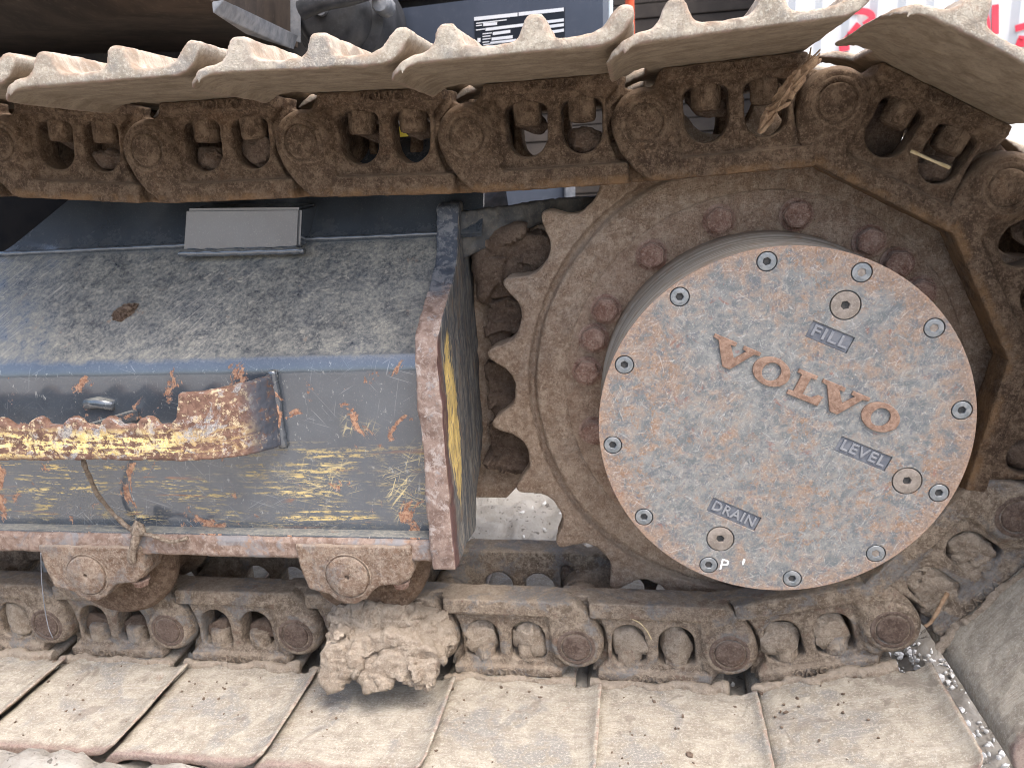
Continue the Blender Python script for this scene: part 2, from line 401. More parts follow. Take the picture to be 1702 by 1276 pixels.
def mat_end_plate():
    g = G('end_plate_paint_and_rust')
    x, yy, z = g.sep(); nx = g.sep(g.geo.outputs['Normal'])[0]
    med = g.noise(60, 7, .7, None, .5); fine = g.noise(480, 4, .7)
    br = g.noise(1, 6, .75, g.vec((300, 220, 14)))
    edge = g.mix(g.step(med, .36, .62), (.145, .095, .076), (.255, .185, .152))
    edge = g.mix(g.mul(g.step(g.noise(34, 7, .74, g.vec(loc=(6, 1, 3)), .4), .53, .61), .8), edge, (.40, .345, .315))
    edge = g.mix(g.mul(g.step(g.noise(45, 6, .72, g.vec(loc=(2, 7, 3))), .58, .64), .7), edge, (.235, .235, .24))
    edge = g.mix(g.mul(g.step(g.noise(190, 6, .75), .50, .64), .5), edge, (.40, .335, .295))
    edge = g.mix(g.mul(g.step(fine, .56, .72), .4), edge, (.11, .06, .05))
    paint = g.mix(g.step(br, .42, .6), (.060, .067, .078), (.20, .188, .165))
    # upper part of the front edge keeps its paint
    up = g.step(g.op('ADD', z, g.mul(g.noise(30, 5, .7), .10)), .20, .222)
    edge = g.mix(up, edge, g.mix(g.step(med, .45, .6), (.055, .065, .085), (.17, .175, .185)))
    side = g.step(nx, .55, .85)
    depth = g.op('ADD', yy, g.mul(z, .06))
    yw = g.op('ADD', yy, g.mul(g.op('SUBTRACT', g.noise(9, 4), .5), .045))
    zz_ = g.op('DIVIDE', g.op('SUBTRACT', z, .0), .135)
    hw = g.op('MULTIPLY', g.op('SUBTRACT', 1., g.mul(zz_, zz_)), .036)
    dd = g.op('SUBTRACT', hw, g.op('ABSOLUTE', g.op('ADD', yw, .034)))
    yb = g.mul(g.step(g.op('ADD', dd, g.mul(g.op('SUBTRACT', br, .5), .05)), .0, .012), g.step(z, .125, .10))
    yb = g.mul(yb, g.step(g.noise(1, 6, .75, g.vec((300, 420, 22))), .38, .50))
    sc = g.mix(yb, paint, g.mix(br, (.52, .36, .10), (.68, .52, .22)))
    rim = g.mul(g.step(yw, -.060, -.072), g.step(z, .13, .1), g.step(br, .3, .45))
    sc = g.mix(rim, sc, (.10, .055, .05))
    rs = g.mul(g.step(g.noise(1, 5, .7, g.vec((1, 90, 25))), .55, .63), .6)
    sc = g.mix(rs, sc, (.19, .135, .095))
    c = g.mix(side, edge, sc)
    return g.out(c, .68, g.bump(g.op('ADD', g.mul(med, .6), g.op('ADD', g.mul(fine, .4), g.mul(br, .5))), .5, .002), 0, .4)
M_ENDPLATE = mat_end_plate()

def mat_step():
    g = G('yellow_chipped_step_paint')
    x, yy, z = g.sep()
    big = g.noise(26, 7, .7, None, .6); med = g.noise(90, 7, .72, None, .7); fine = g.noise(520, 4, .7)
    hs = g.noise(1, 6, .7, g.vec((16, 16, 130)), .5)
    rust = g.mix(g.step(med, .38, .62), (.115, .062, .044), (.215, .125, .090))
    yel = g.mix(g.step(fine, .4, .6), (.66, .48, .17), (.76, .62, .32))
    m = g.mul(g.step(g.op('ADD', g.mul(hs, .6), g.mul(med, .5)), .545, .58), g.step(z, .022, .006), g.step(z, -.026, -.014), g.step(x, -.70, -.76, .32, 1.))
    c = g.mix(m, rust, yel)
    c = g.mix(g.mul(g.step(big, .56, .61), .85), c, g.mix(g.step(fine, .45, .6), (.20, .205, .215), (.42, .40, .38)))
    c = g.mix(g.mul(g.step(g.noise(110, 7, .74), .545, .60), .8), c, (.56, .46, .30))
    c = g.mix(g.mul(g.step(g.noise(70, 7, .74, g.vec(loc=(4, 4, 4))), .57, .63), .8), c, (.36, .33, .31))
    c = g.mix(g.mul(g.step(g.noise(200, 5, .7), .58, .66), .6), c, (.07, .035, .025))
    c = g.mix(g.mul(g.step(x, -.665, -.640), g.step(med, .35, .5)), c, (.055, .062, .08))
    return g.out(c, .7, g.bump(g.op('ADD', g.mul(med, .8), g.mul(fine, .4)), .6, .0025), 0, .4)
M_STEP = mat_step()

def mat_cover():
    ca, sb = math.cos(math.radians(24.6)), math.sin(math.radians(24.6))
    g = G('rust_mottled_cover_steel')
    x, yy, z = g.sep()
    r = g.op('SQRT', g.op('ADD', g.mul(x, x), g.mul(z, z)))
    big = g.noise(13, 5, .6, None, .6); med = g.noise(62, 8, .72, None, .5); fine = g.noise(430, 5, .75)
    c = g.mix(g.step(med, .36, .62), (.128, .140, .146), (.245, .247, .235))
    rust = g.mix(g.step(fine, .38, .62), (.205, .112, .064), (.335, .212, .135))
    vb = g.noise(6.5, 3, .5, g.vec(loc=(2, 0, 9)))
    sp = g.step(vb, .42, .60, .06, 1.)
    rm = g.op('ADD', g.mul(big, .40), g.mul(med, .65)); rm = g.op('ADD', rm, g.mul(vb, .15))
    rm = g.op('ADD', rm, g.step(r, .165, .212, 0., .11))
    # round the raised name the plate stays smooth and grey
    xl = g.op('ADD', g.mul(g.op('SUBTRACT', x, .020), ca), g.mul(g.op('SUBTRACT', z, .053), -sb))
    zl = g.op('ADD', g.mul(g.op('SUBTRACT', x, .020), sb), g.mul(g.op('SUBTRACT', z, .053), ca))
    el = g.op('ADD', g.op('POWER', g.op('ABSOLUTE', g.op('DIVIDE', xl, .135)), 2.), g.op('POWER', g.op('ABSOLUTE', g.op('DIVIDE', zl, .034)), 2.))
    near = g.step(g.op('ADD', el, g.mul(g.op('SUBTRACT', med, .5), 1.2)), 1.15, .6)
    rm = g.op('SUBTRACT', rm, g.mul(near, .10))
    c = g.mix(g.mul(g.step(rm, .58, .72), .62), c, rust)
    c = g.mix(g.mul(g.step(g.noise(190, 6, .75), .54, .63), sp, .5), c, (.29, .165, .095))
    c = g.mix(g.mul(g.step(g.noise(230, 5, .75, None, .8), .56, .64), .3), c, (.40, .375, .34))
    c = g.mix(g.mul(g.step(g.noise(34, 7, .75, None, 1.2), .60, .66), .6), c, (.23, .085, .065))
    c = g.mix(g.mul(g.step(g.noise(95, 5, .7), .57, .66), .5), c, (.37, .34, .30))
    mo = g.noise(120, 7, .72, None, .3)
    c = g.mix(g.mul(g.step(mo, .53, .60), sp, g.op('SUBTRACT', 1., near), .7), c, rust)
    c = g.mix(g.mul(g.step(g.noise(150, 6, .7, g.vec(loc=(3, 1, 7))), .555, .61), .65), c, (.115, .12, .14))
    c = g.mix(g.mul(g.step(g.noise(260, 5, .7, g.vec(loc=(1, 5, 2))), .585, .64), .45), c, (.52, .47, .41))
    for rot, thr, sx in ((.35, .65, 24), (-.6, .65, 28), (1.15, .65, 26), (-1.3, .66, 34), (.05, .67, 22), (.85, .66, 30)):
        c = g.mix(g.mul(lines(g, rot, sx * 1.6, 560, thr, .5), g.step(fine, .35, .55), .38), c, (.50, .49, .47))
    c = g.mix(g.mul(g.step(g.voro(380), .22, .10), g.step(fine, .45, .6), .5), c, (.60, .52, .44))
    c = g.mix(g.mul(g.step(g.noise(700, 3, .6), .60, .70), .4), c, (.075, .06, .055))
    c = g.mix(g.mul(g.step(r, .2015, .2085), g.step(fine, .35, .6), .55), c, (.38, .235, .155))
    # dust smears and a rusty run from the filler plug to the rim
    c = g.mix(g.mul(g.step(g.noise(1, 6, .65, g.vec((22, 1, 60), (0, .42, 0)), .6), .55, .66), .35), c, (.33, .285, .235))
    h = g.op('ADD', g.mul(med, .5), g.mul(fine, .6))
    return g.out(c, .62, g.bump(h, .42, .0018), .12, .45)
M_COVER = mat_cover()

def mat_simple(name, a, b, scale=60, rough=.6, bump=.3, metal=0., spec=.4, fleck=None, fa=.4):
    g = G(name); n = g.noise(scale, 6, .65); f = g.noise(scale * 8, 4, .7)
    c = g.mix(g.step(n, .36, .64), a, b)
    if fleck: c = g.mix(g.mul(g.step(f, .55, .7), fa), c, fleck)
    return g.out(c, rough, g.bump(g.op('ADD', n, g.mul(f, .4)), bump, .0015), metal, spec)
M_COLLAR = mat_cast('dusty_rust_collar', (.19, .120, .082), (.31, .220, .160), (.46, .385, .31), .6, .4, steel=.5)
M_ROLLER = mat_cast('rubbed_roller_iron', (.105, .065, .042), (.185, .122, .082), (.30, .22, .16), .5, .4)
M_LETTER = mat_simple('rusty_raised_letter', (.185, .108, .075), (.30, .195, .140), 150, .7, .6, 0, .4, (.46, .40, .34), .75)
M_WORD = mat_simple('worn_grey_letter', (.20, .21, .235), (.27, .275, .285), 120, .55, .3, .2)
M_RECESS = mat_simple('dark_recess_steel', (.115, .126, .150), (.175, .186, .208), 90, .6, .3, .2, .4, (.25, .17, .12), .4)
M_SOCKET = mat_simple('grey_socket_bolt_steel', (.17, .19, .205), (.29, .30, .305), 140, .42, .25, .5, .5, (.40, .36, .32), .4)
M_HOLE = mat_simple('dark_socket_floor', (.035, .037, .04), (.07, .065, .06), 200, .7, .2)  # dark colour for the floors of the hex sockets
M_PLUG = mat_simple('tan_plug_steel', (.20, .168, .140), (.29, .25, .215), 130, .6, .5, .15, .4, (.48, .44, .40), .6)
def mat_drum():
    g = G('turned_drum_steel')
    ring = g.noise(1, 4, .6, g.vec((6, 260, 6))); med = g.noise(50, 6, .65)
    c = g.mix(g.step(ring, .38, .62), (.23, .20, .165), (.40, .375, .33))
    c = g.mix(g.mul(g.step(med, .5, .66), .6), c, (.24, .17, .115))
    c = g.mix(g.mul(g.step(g.sep()[1], .02, .07), .6), c, (.19, .13, .085))
    return g.out(c, .7, g.bump(g.op('ADD', ring, med), .3, .001), .1, .4)
M_DRUM = mat_drum()
M_DARK = mat_simple('dark_machine_paint', (.022, .022, .025), (.045, .042, .04), 12, .6, .2, 0, .4, (.10, .08, .06), .4)
M_HOOD = mat_simple('dusty_grey_hood_paint', (.050, .052, .056), (.105, .10, .092), 40, .6, .5, 0, .4, (.20, .165, .13), .5)
M_BLACK = mat_simple('cavity_shade_black', (.005, .005, .006), (.010, .009, .009), 12, .9, .1, 0, .15)  # near-black colour carries the shade of the hollow behind the frame
M_BELLY = mat_simple('brown_dusty_underside', (.040, .030, .024), (.075, .055, .042), 9, .8, .3, 0, .3, (.13, .10, .075), .35)
M_PANEL = mat_simple('satin_charcoal_panel', (.060, .072, .098), (.075, .088, .118), 6, .42, .05, 0, .5, (.13, .14, .16), .15)
M_SILVER = mat_simple('scuffed_bare_bracket', (.15, .165, .19), (.27, .28, .30), 40, .55, .3, .3, .5, (.16, .13, .11), .5)
M_RUBBER = mat_simple('black_rubber', (.020, .022, .026), (.04, .042, .048), 30, .48, .15, 0, .5, (.09, .09, .095), .2)
M_TWINE = mat_simple('muddy_twine', (.13, .095, .07), (.27, .22, .17), 220, .95, .6)
M_STRAW = mat_simple('dry_straw', (.42, .32, .17), (.56, .46, .28), 160, .8, .2)
M_LEAF = mat_simple('dry_leaf_litter', (.20, .125, .075), (.36, .25, .16), 90, .9, .5)
M_WHITEWALL = mat_simple('white_painted_sheet', (.54, .56, .575), (.60, .615, .62), 3, .6, .02)
M_RED = mat_simple('red_sign_paint', (.62, .03, .06), (.70, .05, .08), 5, .6, .02)
M_ORANGE = mat_simple('orange_pole_paint', (.74, .12, .05), (.78, .15, .07), 9, .5, .05)
M_PALEPOLE = mat_simple('pale_blue_pole_paint', (.42, .50, .56), (.5, .56, .6), 9, .5, .05)
M_SHED = mat_simple('dark_shed_cladding', (.025, .020, .017), (.045, .036, .03), 3, .8, .1)
M_YELLOW = mat_simple('bright_yellow_paint', (.80, .62, .05), (.85, .68, .10), 9, .5, .05)
M_DECALW = mat_simple('white_print', (.72, .74, .76), (.8, .8, .8), 9, .5, .0)
M_DECALD = mat_simple('dark_print', (.014, .018, .026), (.02, .024, .034), 9, .4, .0)
def mat_ground():
    g = G('pale_dusty_yard')
    big = g.noise(3, 6, .6); med = g.noise(28, 8, .7); fine = g.noise(260, 5, .7)
    c = g.mix(g.step(big, .35, .65), (.30, .275, .24), (.40, .372, .33))
    c = g.mix(g.mul(g.step(med, .42, .62), .6), c, (.48, .455, .41))
    c = g.mix(g.mul(g.step(g.noise(75, 4, .6), .60, .68), .8), c, (.10, .085, .075))
    c = g.mix(g.mul(g.step(fine, .58, .7), .5), c, (.22, .19, .165))
    return g.out(c, .95, g.bump(g.op('ADD', g.mul(med, 1.), g.mul(fine, .4)), .8, .012), 0, .2)
M_GROUND = mat_ground()
M_GRAVEL = mat_simple('pale_gravel', (.62, .61, .59), (.84, .83, .81), 18, .9, .4, 0, .3, (.12, .11, .10), .3)

# ================================================================== THE TRACK
P = .216
TOP = [(.0667, .3588), (-.1491, .351), (-.3651, .3492), (-.581, .3556), (-.797, .3581), (-1.0121, .3784)]
ARC = [(.2558, .2544), (.3512, .0606), (.3091, -.1512), (.1714, -.3176), (-.0393, -.3652)]
chain = [(-1.227, .390)] + TOP[::-1] + ARC
while chain[-1][0] > -1.25: chain.append((chain[-1][0] - P, -.3652))

def link_parts(near=True):
    """one casting, boss pin at the origin, next pin at x = P; outward (to the shoe) = +z, toward the camera = -y"""
    def D(x0, x1, z0, z1):
        r = .010; R = (x1 - x0) / 2 - .001; c = (x0 + x1) / 2
        return circ(r, 5, (x0 + r, z1 - r), math.pi, math.pi / 2, True) + circ(r, 5, (x1 - r, z1 - r), math.pi / 2, 0, True) + circ(R, 11, (c, z0 + R), 0, -math.pi, True)
    w1, w2 = D(.046, .099, -.030, .033), D(.1155, .166, -.030, .033)
    front = [(-.031, -.020), (-.026, -.034), (-.004, -.058), (.006, -.069), (.200, -.069), (.186, -.048), (.175, -.022), (.171, .0), (.171, .030), (.186, .044), (.190, .056), (.020, .056), (.012, .040), (-.02, .033)]
    mid = [(.036, -.069), (.224, -.069), (.222, -.045), (.205, -.03), (.176, -.02), (.176, .02), (.190, .034), (.196, .056), (.036, .056)]
    ps = [slab([front, w1, w2], .013, .034, .003), slab([mid, w1, w2], .026, .052, .002)]
    ps.append(boxm(.008, .196, .003, .05, -.0695, -.044, .004))                 # rail
    ps.append(boxm(.022, .186, .005, .05, .043, .0585, .003))                  # shoe pad
    head = circ(.0395, 15, (0, 0), math.radians(75), math.radians(200), True) + [(-.031, -.030), (-.016, -.052), (.003, -.069), (.040, -.069), (.041, -.040), (.0395, -.012), (.0405, .012), (.036, .034), (.024, .045)]
    ps.append(slab([head[::-1]], .006, .033, .006))
    ps.append(lathe([(0, 0), (.0325, 0), (.0355, .0025), (.0395, .010), (.0405, .033), (0, .033)], 40))
    ps.append(hull([(-.026, .012, -.02), (.020, .004, -.066), (.004, .004, -.066), (.062, .006, -.0665), (.030, .004, -.030), (.0, .001, -.030), (.0, .03, -.03), (.03, .03, -.03), (.05, .03, -.066), (.004, .03, -.066)]))
    e = lathe([(0, .034), (.034, .034), (.034, .070), (0, .070)], 32); e.transform(Matrix.Translation((P, 0, 0))); ps.append(e)
    ps.append(slab([[(.165, -.06), (P + .01, -.035), (P + .01, .034), (.165, .05)]], .034, .056, .002))
    ps.append(slab([[(.20, -.0685), (.236, -.0685), (.240, -.05), (.22, -.03), (.20, -.03)]], .036, .056, .002))
    return ps
lp = link_parts()
LINK_NEAR = [fuse(lp, .0022, 3, ((40, .0005, 3, False), (160, .0004, 3, False)), seed=k) for k in range(3)]
far = join(lp); far.transform(Matrix.Translation((0, .206, 0)) @ Matrix.Scale(-1, 4, (0, 1, 0)))
bmf = bmesh.new(); bmf.from_mesh(far); bmesh.ops.reverse_faces(bmf, faces=bmf.faces); bmf.to_mesh(far); bmf.free()
LINK_FAR = fuse([far], .004, 2, ((40, .0008, 3, False),), seed=9)
BUSH = finish(lathe([(0, .052), (.0285, .052), (.0285, .154), (0, .154)], 24), 40)
PIN = finish(rough(lathe([(0, -.0030), (.012, -.0032), (.0185, -.0027), (.0203, -.0014), (.0208, .0016), (.0222, .0016), (.0228, -.0010), (.0250, -.0016), (.0275, -.0008), (.0290, .0018), (0, .0018)], 40), ((90, .0005, 3, False),)), 50)
def hexbolt(r, h, cap=.2, washer=0):
    hx = [(r * math.cos(k * math.pi / 3), r * math.sin(k * math.pi / 3)) for k in range(6)]
    V = [(x, 0, z) for x, z in hx] + [(x, -h * (1 - cap), z) for x, z in hx] + [(x * .86, -h, z * .86) for x, z in hx]
    F = [[i, (i + 1) % 6, 6 + (i + 1) % 6, 6 + i] for i in range(6)] + [[6 + i, 6 + (i + 1) % 6, 12 + (i + 1) % 6, 12 + i] for i in range(6)] + [list(range(12, 18)), list(range(5, -1, -1))]
    me = mesh_from(V, F); bm = bmesh.new(); bm.from_mesh(me); bmesh.ops.recalc_face_normals(bm, faces=bm.faces)
    bmesh.ops.bevel(bm, geom=bm.edges[:], offset=r * .08, segments=2, affect='EDGES'); bm.to_mesh(me); bm.free()
    return join([me, lathe([(0, 0), (washer, 0), (washer, -.003), (washer * .8, -.0038), (0, -.0038)], 28)]) if washer else me
_n = hexbolt(.0185, .029, .10); _n.transform(Matrix.Translation((0, 0, .036)) @ Matrix.Rotation(math.pi / 2, 4, 'X') @ Matrix.Rotation(.35, 4, 'Y'))
_n.transform(Matrix.Scale(1, 4))
NUT = finish(rough(_n, ((120, .0008, 2, False),)), 50)

def shoe_mesh(seed):
    prof_in = [(-.034, .0450), (-.027, .0510), (-.016, .0556), (-.002, .0575), (.05, .0585), (.10, .0585), (.150, .0585), (.176, .0590), (.188, .0625), (.1965, .0695), (.2035, .079)]
    prof_out = [(.2065, .0865), (.2030, .0925), (.1935, .0930), (.186, .086), (.178, .0755), (.166, .0705), (.145, .069), (.134, .0695), (.1275, .073), (.1235, .088), (.1195, .0925), (.1085, .0925), (.1045, .088), (.099, .074), (.092, .070), (.070, .069), (.052, .0695), (.044, .073), (.0395, .088), (.0355, .0925), (.0235, .0925), (.0195, .088), (.0145, .075), (.008, .0695), (-.006, .0675), (-.020, .0625), (-.031, .0545), (-.0375, .0470)]
    pr = prof_in + prof_out
    ys = [-.199, -.1985, -.1975, -.196, -.194, -.192, -.1895, -.187, -.184, -.181, -.1775, -.174, -.168, -.15, -.12, -.08, -.04, -.014, -.011, .05, .078, .081, .10, .122, .125, .15, .2, .21, .213, .28, .36, .405]
    V, F = [], []
    for y in ys:
        lim = -1.
        t = y + .199
        if t < .026: lim = -.0375 + (.026 - math.sqrt(max(.026 ** 2 - (.026 - t) ** 2, 0)))
        if -.0115 <= y <= .079 or .124 <= y <= .211: lim = .004
        row = []
        for x, z in pr:
            if x < lim: z = z if lim < 0 else max(z, .0588 if (x, z) in prof_in else .0680); x = lim + (x - lim) * .02
            row.append((x, y, z))
        V += row
    n = len(pr)
    for i in range(len(ys) - 1):
        for k in range(n): F.append([i * n + k, i * n + (k + 1) % n, (i + 1) * n + (k + 1) % n, (i + 1) * n + k])
    F += [list(range(n)), list(range(len(ys) * n - 1, (len(ys) - 1) * n - 1, -1))]
    me = mesh_from(V, F); bm = bmesh.new(); bm.from_mesh(me); bmesh.ops.recalc_face_normals(bm, faces=bm.faces); bm.to_mesh(me); bm.free()
    return fuse([me], .0030, 2, ((14, .0008, 2, False), (55, .0006, 3, False), (190, .0004, 2, False)), seed)
SHOES = [shoe_mesh(20 + k) for k in range(3)]

def lump(seed, rx, ry, rz, sub=4, amp=.28, crack=.10):
    bm = bmesh.new(); bmesh.ops.create_icosphere(bm, subdivisions=sub, radius=1)
    co = np.array([v.co[:] for v in bm.verts]); off = seed * 7.7
    d = 1 + amp * fbm(co + off, 1.5, 4, seed) - crack * np.clip(fbm(co + off, 2.2, 2, seed + 5, True) - .55, 0, 1) * 2 + .05 * fbm(co + off, 9, 3, seed + 3)
    # flatten some sides so that it breaks like dry clay
    for k in range(7):
        n = rng.normal(size=3); n /= np.linalg.norm(n); h = rng.uniform(.62, .85)
        s = (co * d[:, None]) @ n; d = np.where(s > h, d * (h + .12 * (s - h)) / np.maximum(s, 1e-6), d)
    for v, p, k in zip(bm.verts, co, d): v.co = (p[0] * k * rx, p[1] * k * ry, p[2] * k * rz)
    me = bpy.data.meshes.new('l'); bm.to_mesh(me); bm.free(); return finish(me, 60)
MUDS = [lump(k, .029, .017, .030) for k in range(5)]
VOLVO_S = finish(text_mesh('VOLVO', .0145, .0016, .0003), 40)
VOLVO_S.transform(Matrix.Translation((.108, .0042, .0500)) @ Matrix.Scale(1.1, 4))
LINK_NEAR += [m.copy() for m in LINK_NEAR]
VOLVO_S, LINK_FAR, BUSH, PIN, NUT = [(m, m.copy()) for m in (VOLVO_S, LINK_FAR, BUSH, PIN, NUT)]
# full = both windows packed, half = part, none
M_PIN = mat_cast('worn_pin_end', (.095, .062, .048), (.165, .115, .092), (.27, .21, .17), .5, .5, 1., .6)
BEAD = [finish(rough(tube([(x, -.001 + .004 * math.sin(x * 90 + k), .0590) for x in np.linspace(.004, .196, 60)], .0062, 10), ((22, .0034, 3, False), (90, .0026, 4, True)), k), 60) for k in range(3)]
LABELS = {
 0: 'track link beyond the one under the leftmost lit grousers, mostly out of frame',
 1: 'upper track link at the left border with a mud lump in its second window',
 2: 'upper track link with cracked dark mud in its right window, above the square welded block',
 3: 'upper track link with a yellow glint in its right window',
 4: 'upper track link just left of the first sprocket tooth, below the data plate',
 5: 'upper track link with a bundle of dry leaves stuck at its right end',
 6: 'tilted track link at upper right with a straw across its right window',
 7: 'steep track link curving round the sprocket at the right border, below the tilted one',
 8: 'track link hanging on the far right side of the sprocket beside the LEVEL plug',
 9: 'track link rising at lower right with mud lumps in its windows and an inclined shoe',
 10: 'lower track link directly under the round cover, last before the chain rises',
 11: 'lower track link with straw in its mud-filled left window, below the DRAIN plug',
 12: 'lower track link with two clay-filled windows, just right of the big mud clod',
 13: 'lower track link half hidden behind the big mud clod',
 14: 'lower track link with two open round windows, left of the big mud clod',
 15: 'lower track link under the left roller with a red scuffed pin',
 16: 'lower track link at the left border under the hanging wire',
 17: 'lower track link whose shoe only shows at the lower left corner'}
mud_plan = {1: (1, 2), 2: (2, 3), 3: (1, 1), 4: (1, 2), 5: (1, 0), 6: (5, 2), 7: (1, 1), 8: (1, 3), 9: (4, 4), 10: (4, 4), 11: (4, 4), 12: (4, 4), 13: (4, 4), 14: (3, 3), 15: (3, 3), 16: (4, 3)}
for i in range(len(chain) - 1):
    (x0, z0), (x1, z1) = chain[i], chain[i + 1]
    ang = math.atan2(z1 - z0, x1 - x0)
    t = thing('track_link', LABELS.get(i, 'track link of the lower run beyond the left border'), 'track link', (x0, 0, z0), 'links of the crawler track')
    t.rotation_euler = (0, -ang, 0)
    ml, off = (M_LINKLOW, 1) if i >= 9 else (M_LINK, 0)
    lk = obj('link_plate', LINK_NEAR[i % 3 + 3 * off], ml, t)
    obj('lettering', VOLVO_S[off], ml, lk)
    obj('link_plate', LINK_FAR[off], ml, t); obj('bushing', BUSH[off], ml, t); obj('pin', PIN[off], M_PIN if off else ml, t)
    if i >= 9: obj('mud_bead', BEAD[i % 3], M_MUD, t)
    for nx in (.0735, .141):
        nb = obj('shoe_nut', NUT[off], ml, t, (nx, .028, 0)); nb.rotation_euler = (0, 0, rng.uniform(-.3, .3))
    obj('track_shoe', SHOES[i % 3], M_SHOE, t)
    for q, lev in enumerate(mud_plan.get(i, (0, 0))):
        if not lev: continue
        wx = (.0725, .141)[q]
        ms = obj('mud_and_dark_fill', MUDS[(i * 2 + q) % 5], M_MUD if lev == 4 else M_DARKMUD, t)
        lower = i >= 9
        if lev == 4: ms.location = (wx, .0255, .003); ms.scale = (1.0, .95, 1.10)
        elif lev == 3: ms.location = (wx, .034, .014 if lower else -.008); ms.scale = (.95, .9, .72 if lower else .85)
        elif lev == 5: ms.location = (wx, .066, .0); ms.scale = (1.25, .5, 1.3)  # dark filler added behind the open window so no light shows through
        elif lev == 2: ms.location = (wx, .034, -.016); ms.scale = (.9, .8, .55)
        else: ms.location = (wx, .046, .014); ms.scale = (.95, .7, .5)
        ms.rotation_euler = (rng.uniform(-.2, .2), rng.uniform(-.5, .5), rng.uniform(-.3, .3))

# ================================================================== THE SPROCKET
spk = thing('drive_sprocket', 'dusty brown toothed drive sprocket with round rust mottled cover', 'sprocket')
NT = 22
def tooth_outline(dr=0.):
    h = [(0, .3385), (2.0, .3395), (3.6, .3435), (4.9, .3510), (5.75, .3600), (6.35, .3680), (6.8, .3730), (7.3, .3768), (7.75, .3788), (8.18, .3795)]
    ol = []
    for k in range(NT):
        c = -49.2 - 8.18 + 360 / NT * k
        for a, r in [(-a, r) for a, r in h[::-1]] + h[1:-1]:
            A = math.radians(c + a); ol.append(((r - dr) * math.sin(A), (r - dr) * math.cos(A)))
    return ol
ring = slab([tooth_outline()[::-1], circ(.3165, 120)], .086, .140, .004)
disc = lathe([(0, .084), (.262, .084), (.264, .0800), (.267, .0790), (.300, .0790), (.305, .0815), (.309, .0970), (.330, .0970), (.330, .13), (0, .13)], 160)
obj('tooth_ring', fuse([ring, disc], .0030, 2, ((18, .0010, 3, False), (70, .0010, 3, False), (210, .0005, 2, False)), 4), M_SPROCKET, spk)
obj('flange', finish(rough(lathe([(.20, .092), (.2110, .0805), (.2145, .0790), (.2590, .0785), (.2625, .0810), (.2625, .092), (.20, .092)], 160), ((60, .0006, 3, False),)), 40), mat_cast('rusty_flange_iron', (.275, .180, .125), (.41, .285, .205), (.54, .425, .32), .5, .5), spk)
FB = finish(rough(hexbolt(.0184, .0165, .18, .0212), ((80, .0006, 2, False),)), 45)
for a in (-105.1, -83.2, -71.4, -60.6, -37.2, -13.4, 10.3, 34.4, 45.7, 57.5, 81, 105, -129, -153, 177, 153, 129):
    A = math.radians(a)
    b = obj('flange_bolt', FB, M_BOLT, spk, ((.2335) * math.sin(A), .0795, .2335 * math.cos(A))); b.rotation_euler = (0, random.uniform(0, 1), 0)
RC = .2085
obj('hub_drum', finish(lathe([(0, -.0885), (.2055, -.0885), (.2072, -.080), (.2075, .02), (.2115, .03), (.2115, .088), (0, .088)], 200), 40), M_DRUM, spk)
# cover plate: a face layer with counterbores and word recesses over a solid back
CBA = [-6 + 30 * k for k in range(12)]
ca, sa = math.cos(math.radians(-24.6)), math.sin(math.radians(-24.6))
def rot2(p, o=(0, 0)): return (o[0] + p[0] * ca - p[1] * sa, o[1] + p[0] * sa + p[1] * ca)
bolt_c = [(.1933 * math.sin(math.radians(a)), .1933 * math.cos(math.radians(a))) for a in CBA]
plug_c = [(.0637, .1414), (.1414, -.0640), (-.0652, -.1411)]
words = [('FILL', (.0493, .1062), .049, .0195), ('LEVEL', (.0920, -.0310), .0620, .0190), ('DRAIN', (-.0500, -.1083), .0620, .0190)]
def rrect(c, w_, h_):
    return [rot2((sx * w_ / 2, sz * h_ / 2), c) for sx, sz in ((-1, -1), (1, -1), (1, 1), (-1, 1))]
holes = [circ(.0112, 24, c)[::-1] for c in bolt_c] + [circ(.0166, 28, c)[::-1] for c in plug_c] + [rrect(c, w_, h_)[::-1] for _, c, w_, h_ in words]
face = slab([circ(RC, 220)] + holes, -.0962, -.0912, .0007, 2)
cov = obj('cover_plate', finish(face, 12), M_COVER, spk)
obj('cover_back', finish(lathe([(0, -.0914), (.2075, -.0914), (.2075, -.0882), (0, -.0882)], 200), 30), M_RECESS, cov)
def socket(r, hr, depth):
    hx = [(hr * math.cos(k * math.pi / 3 + .2), hr * math.sin(k * math.pi / 3 + .2)) for k in range(6)]
    return finish(slab([circ(r, 28), hx[::-1]], -depth, .0005, .0009, 2), 15)
SB = socket(.0102, .0046, .0042); PL = socket(.0155, .0050, .0046)
SBF = finish(lathe([(0, -.0006), (.006, -.0006), (.006, .0008), (0, .0008)], 12), 30)
def sits(name, me, mat, c, y, par):
    o = obj(name, me, mat, par, (c[0], y, c[1])); return o
for k, c in enumerate(bolt_c):
    o = sits('socket_bolt', SB, M_SOCKET, c, -.0919, cov); o.rotation_euler = (0, random.uniform(0, 1), 0)
    sits('socket_floor', SBF, M_PLUG if k in (1, 2, 5) else M_HOLE, c, -.0945 if k in (1, 2, 5) else -.0925, cov)
for k, c in enumerate(plug_c):
    sits('filler_plug', PL, M_PLUG, c, -.0919, cov); sits('plug_floor', SBF, M_HOLE, c, -.0925, cov)
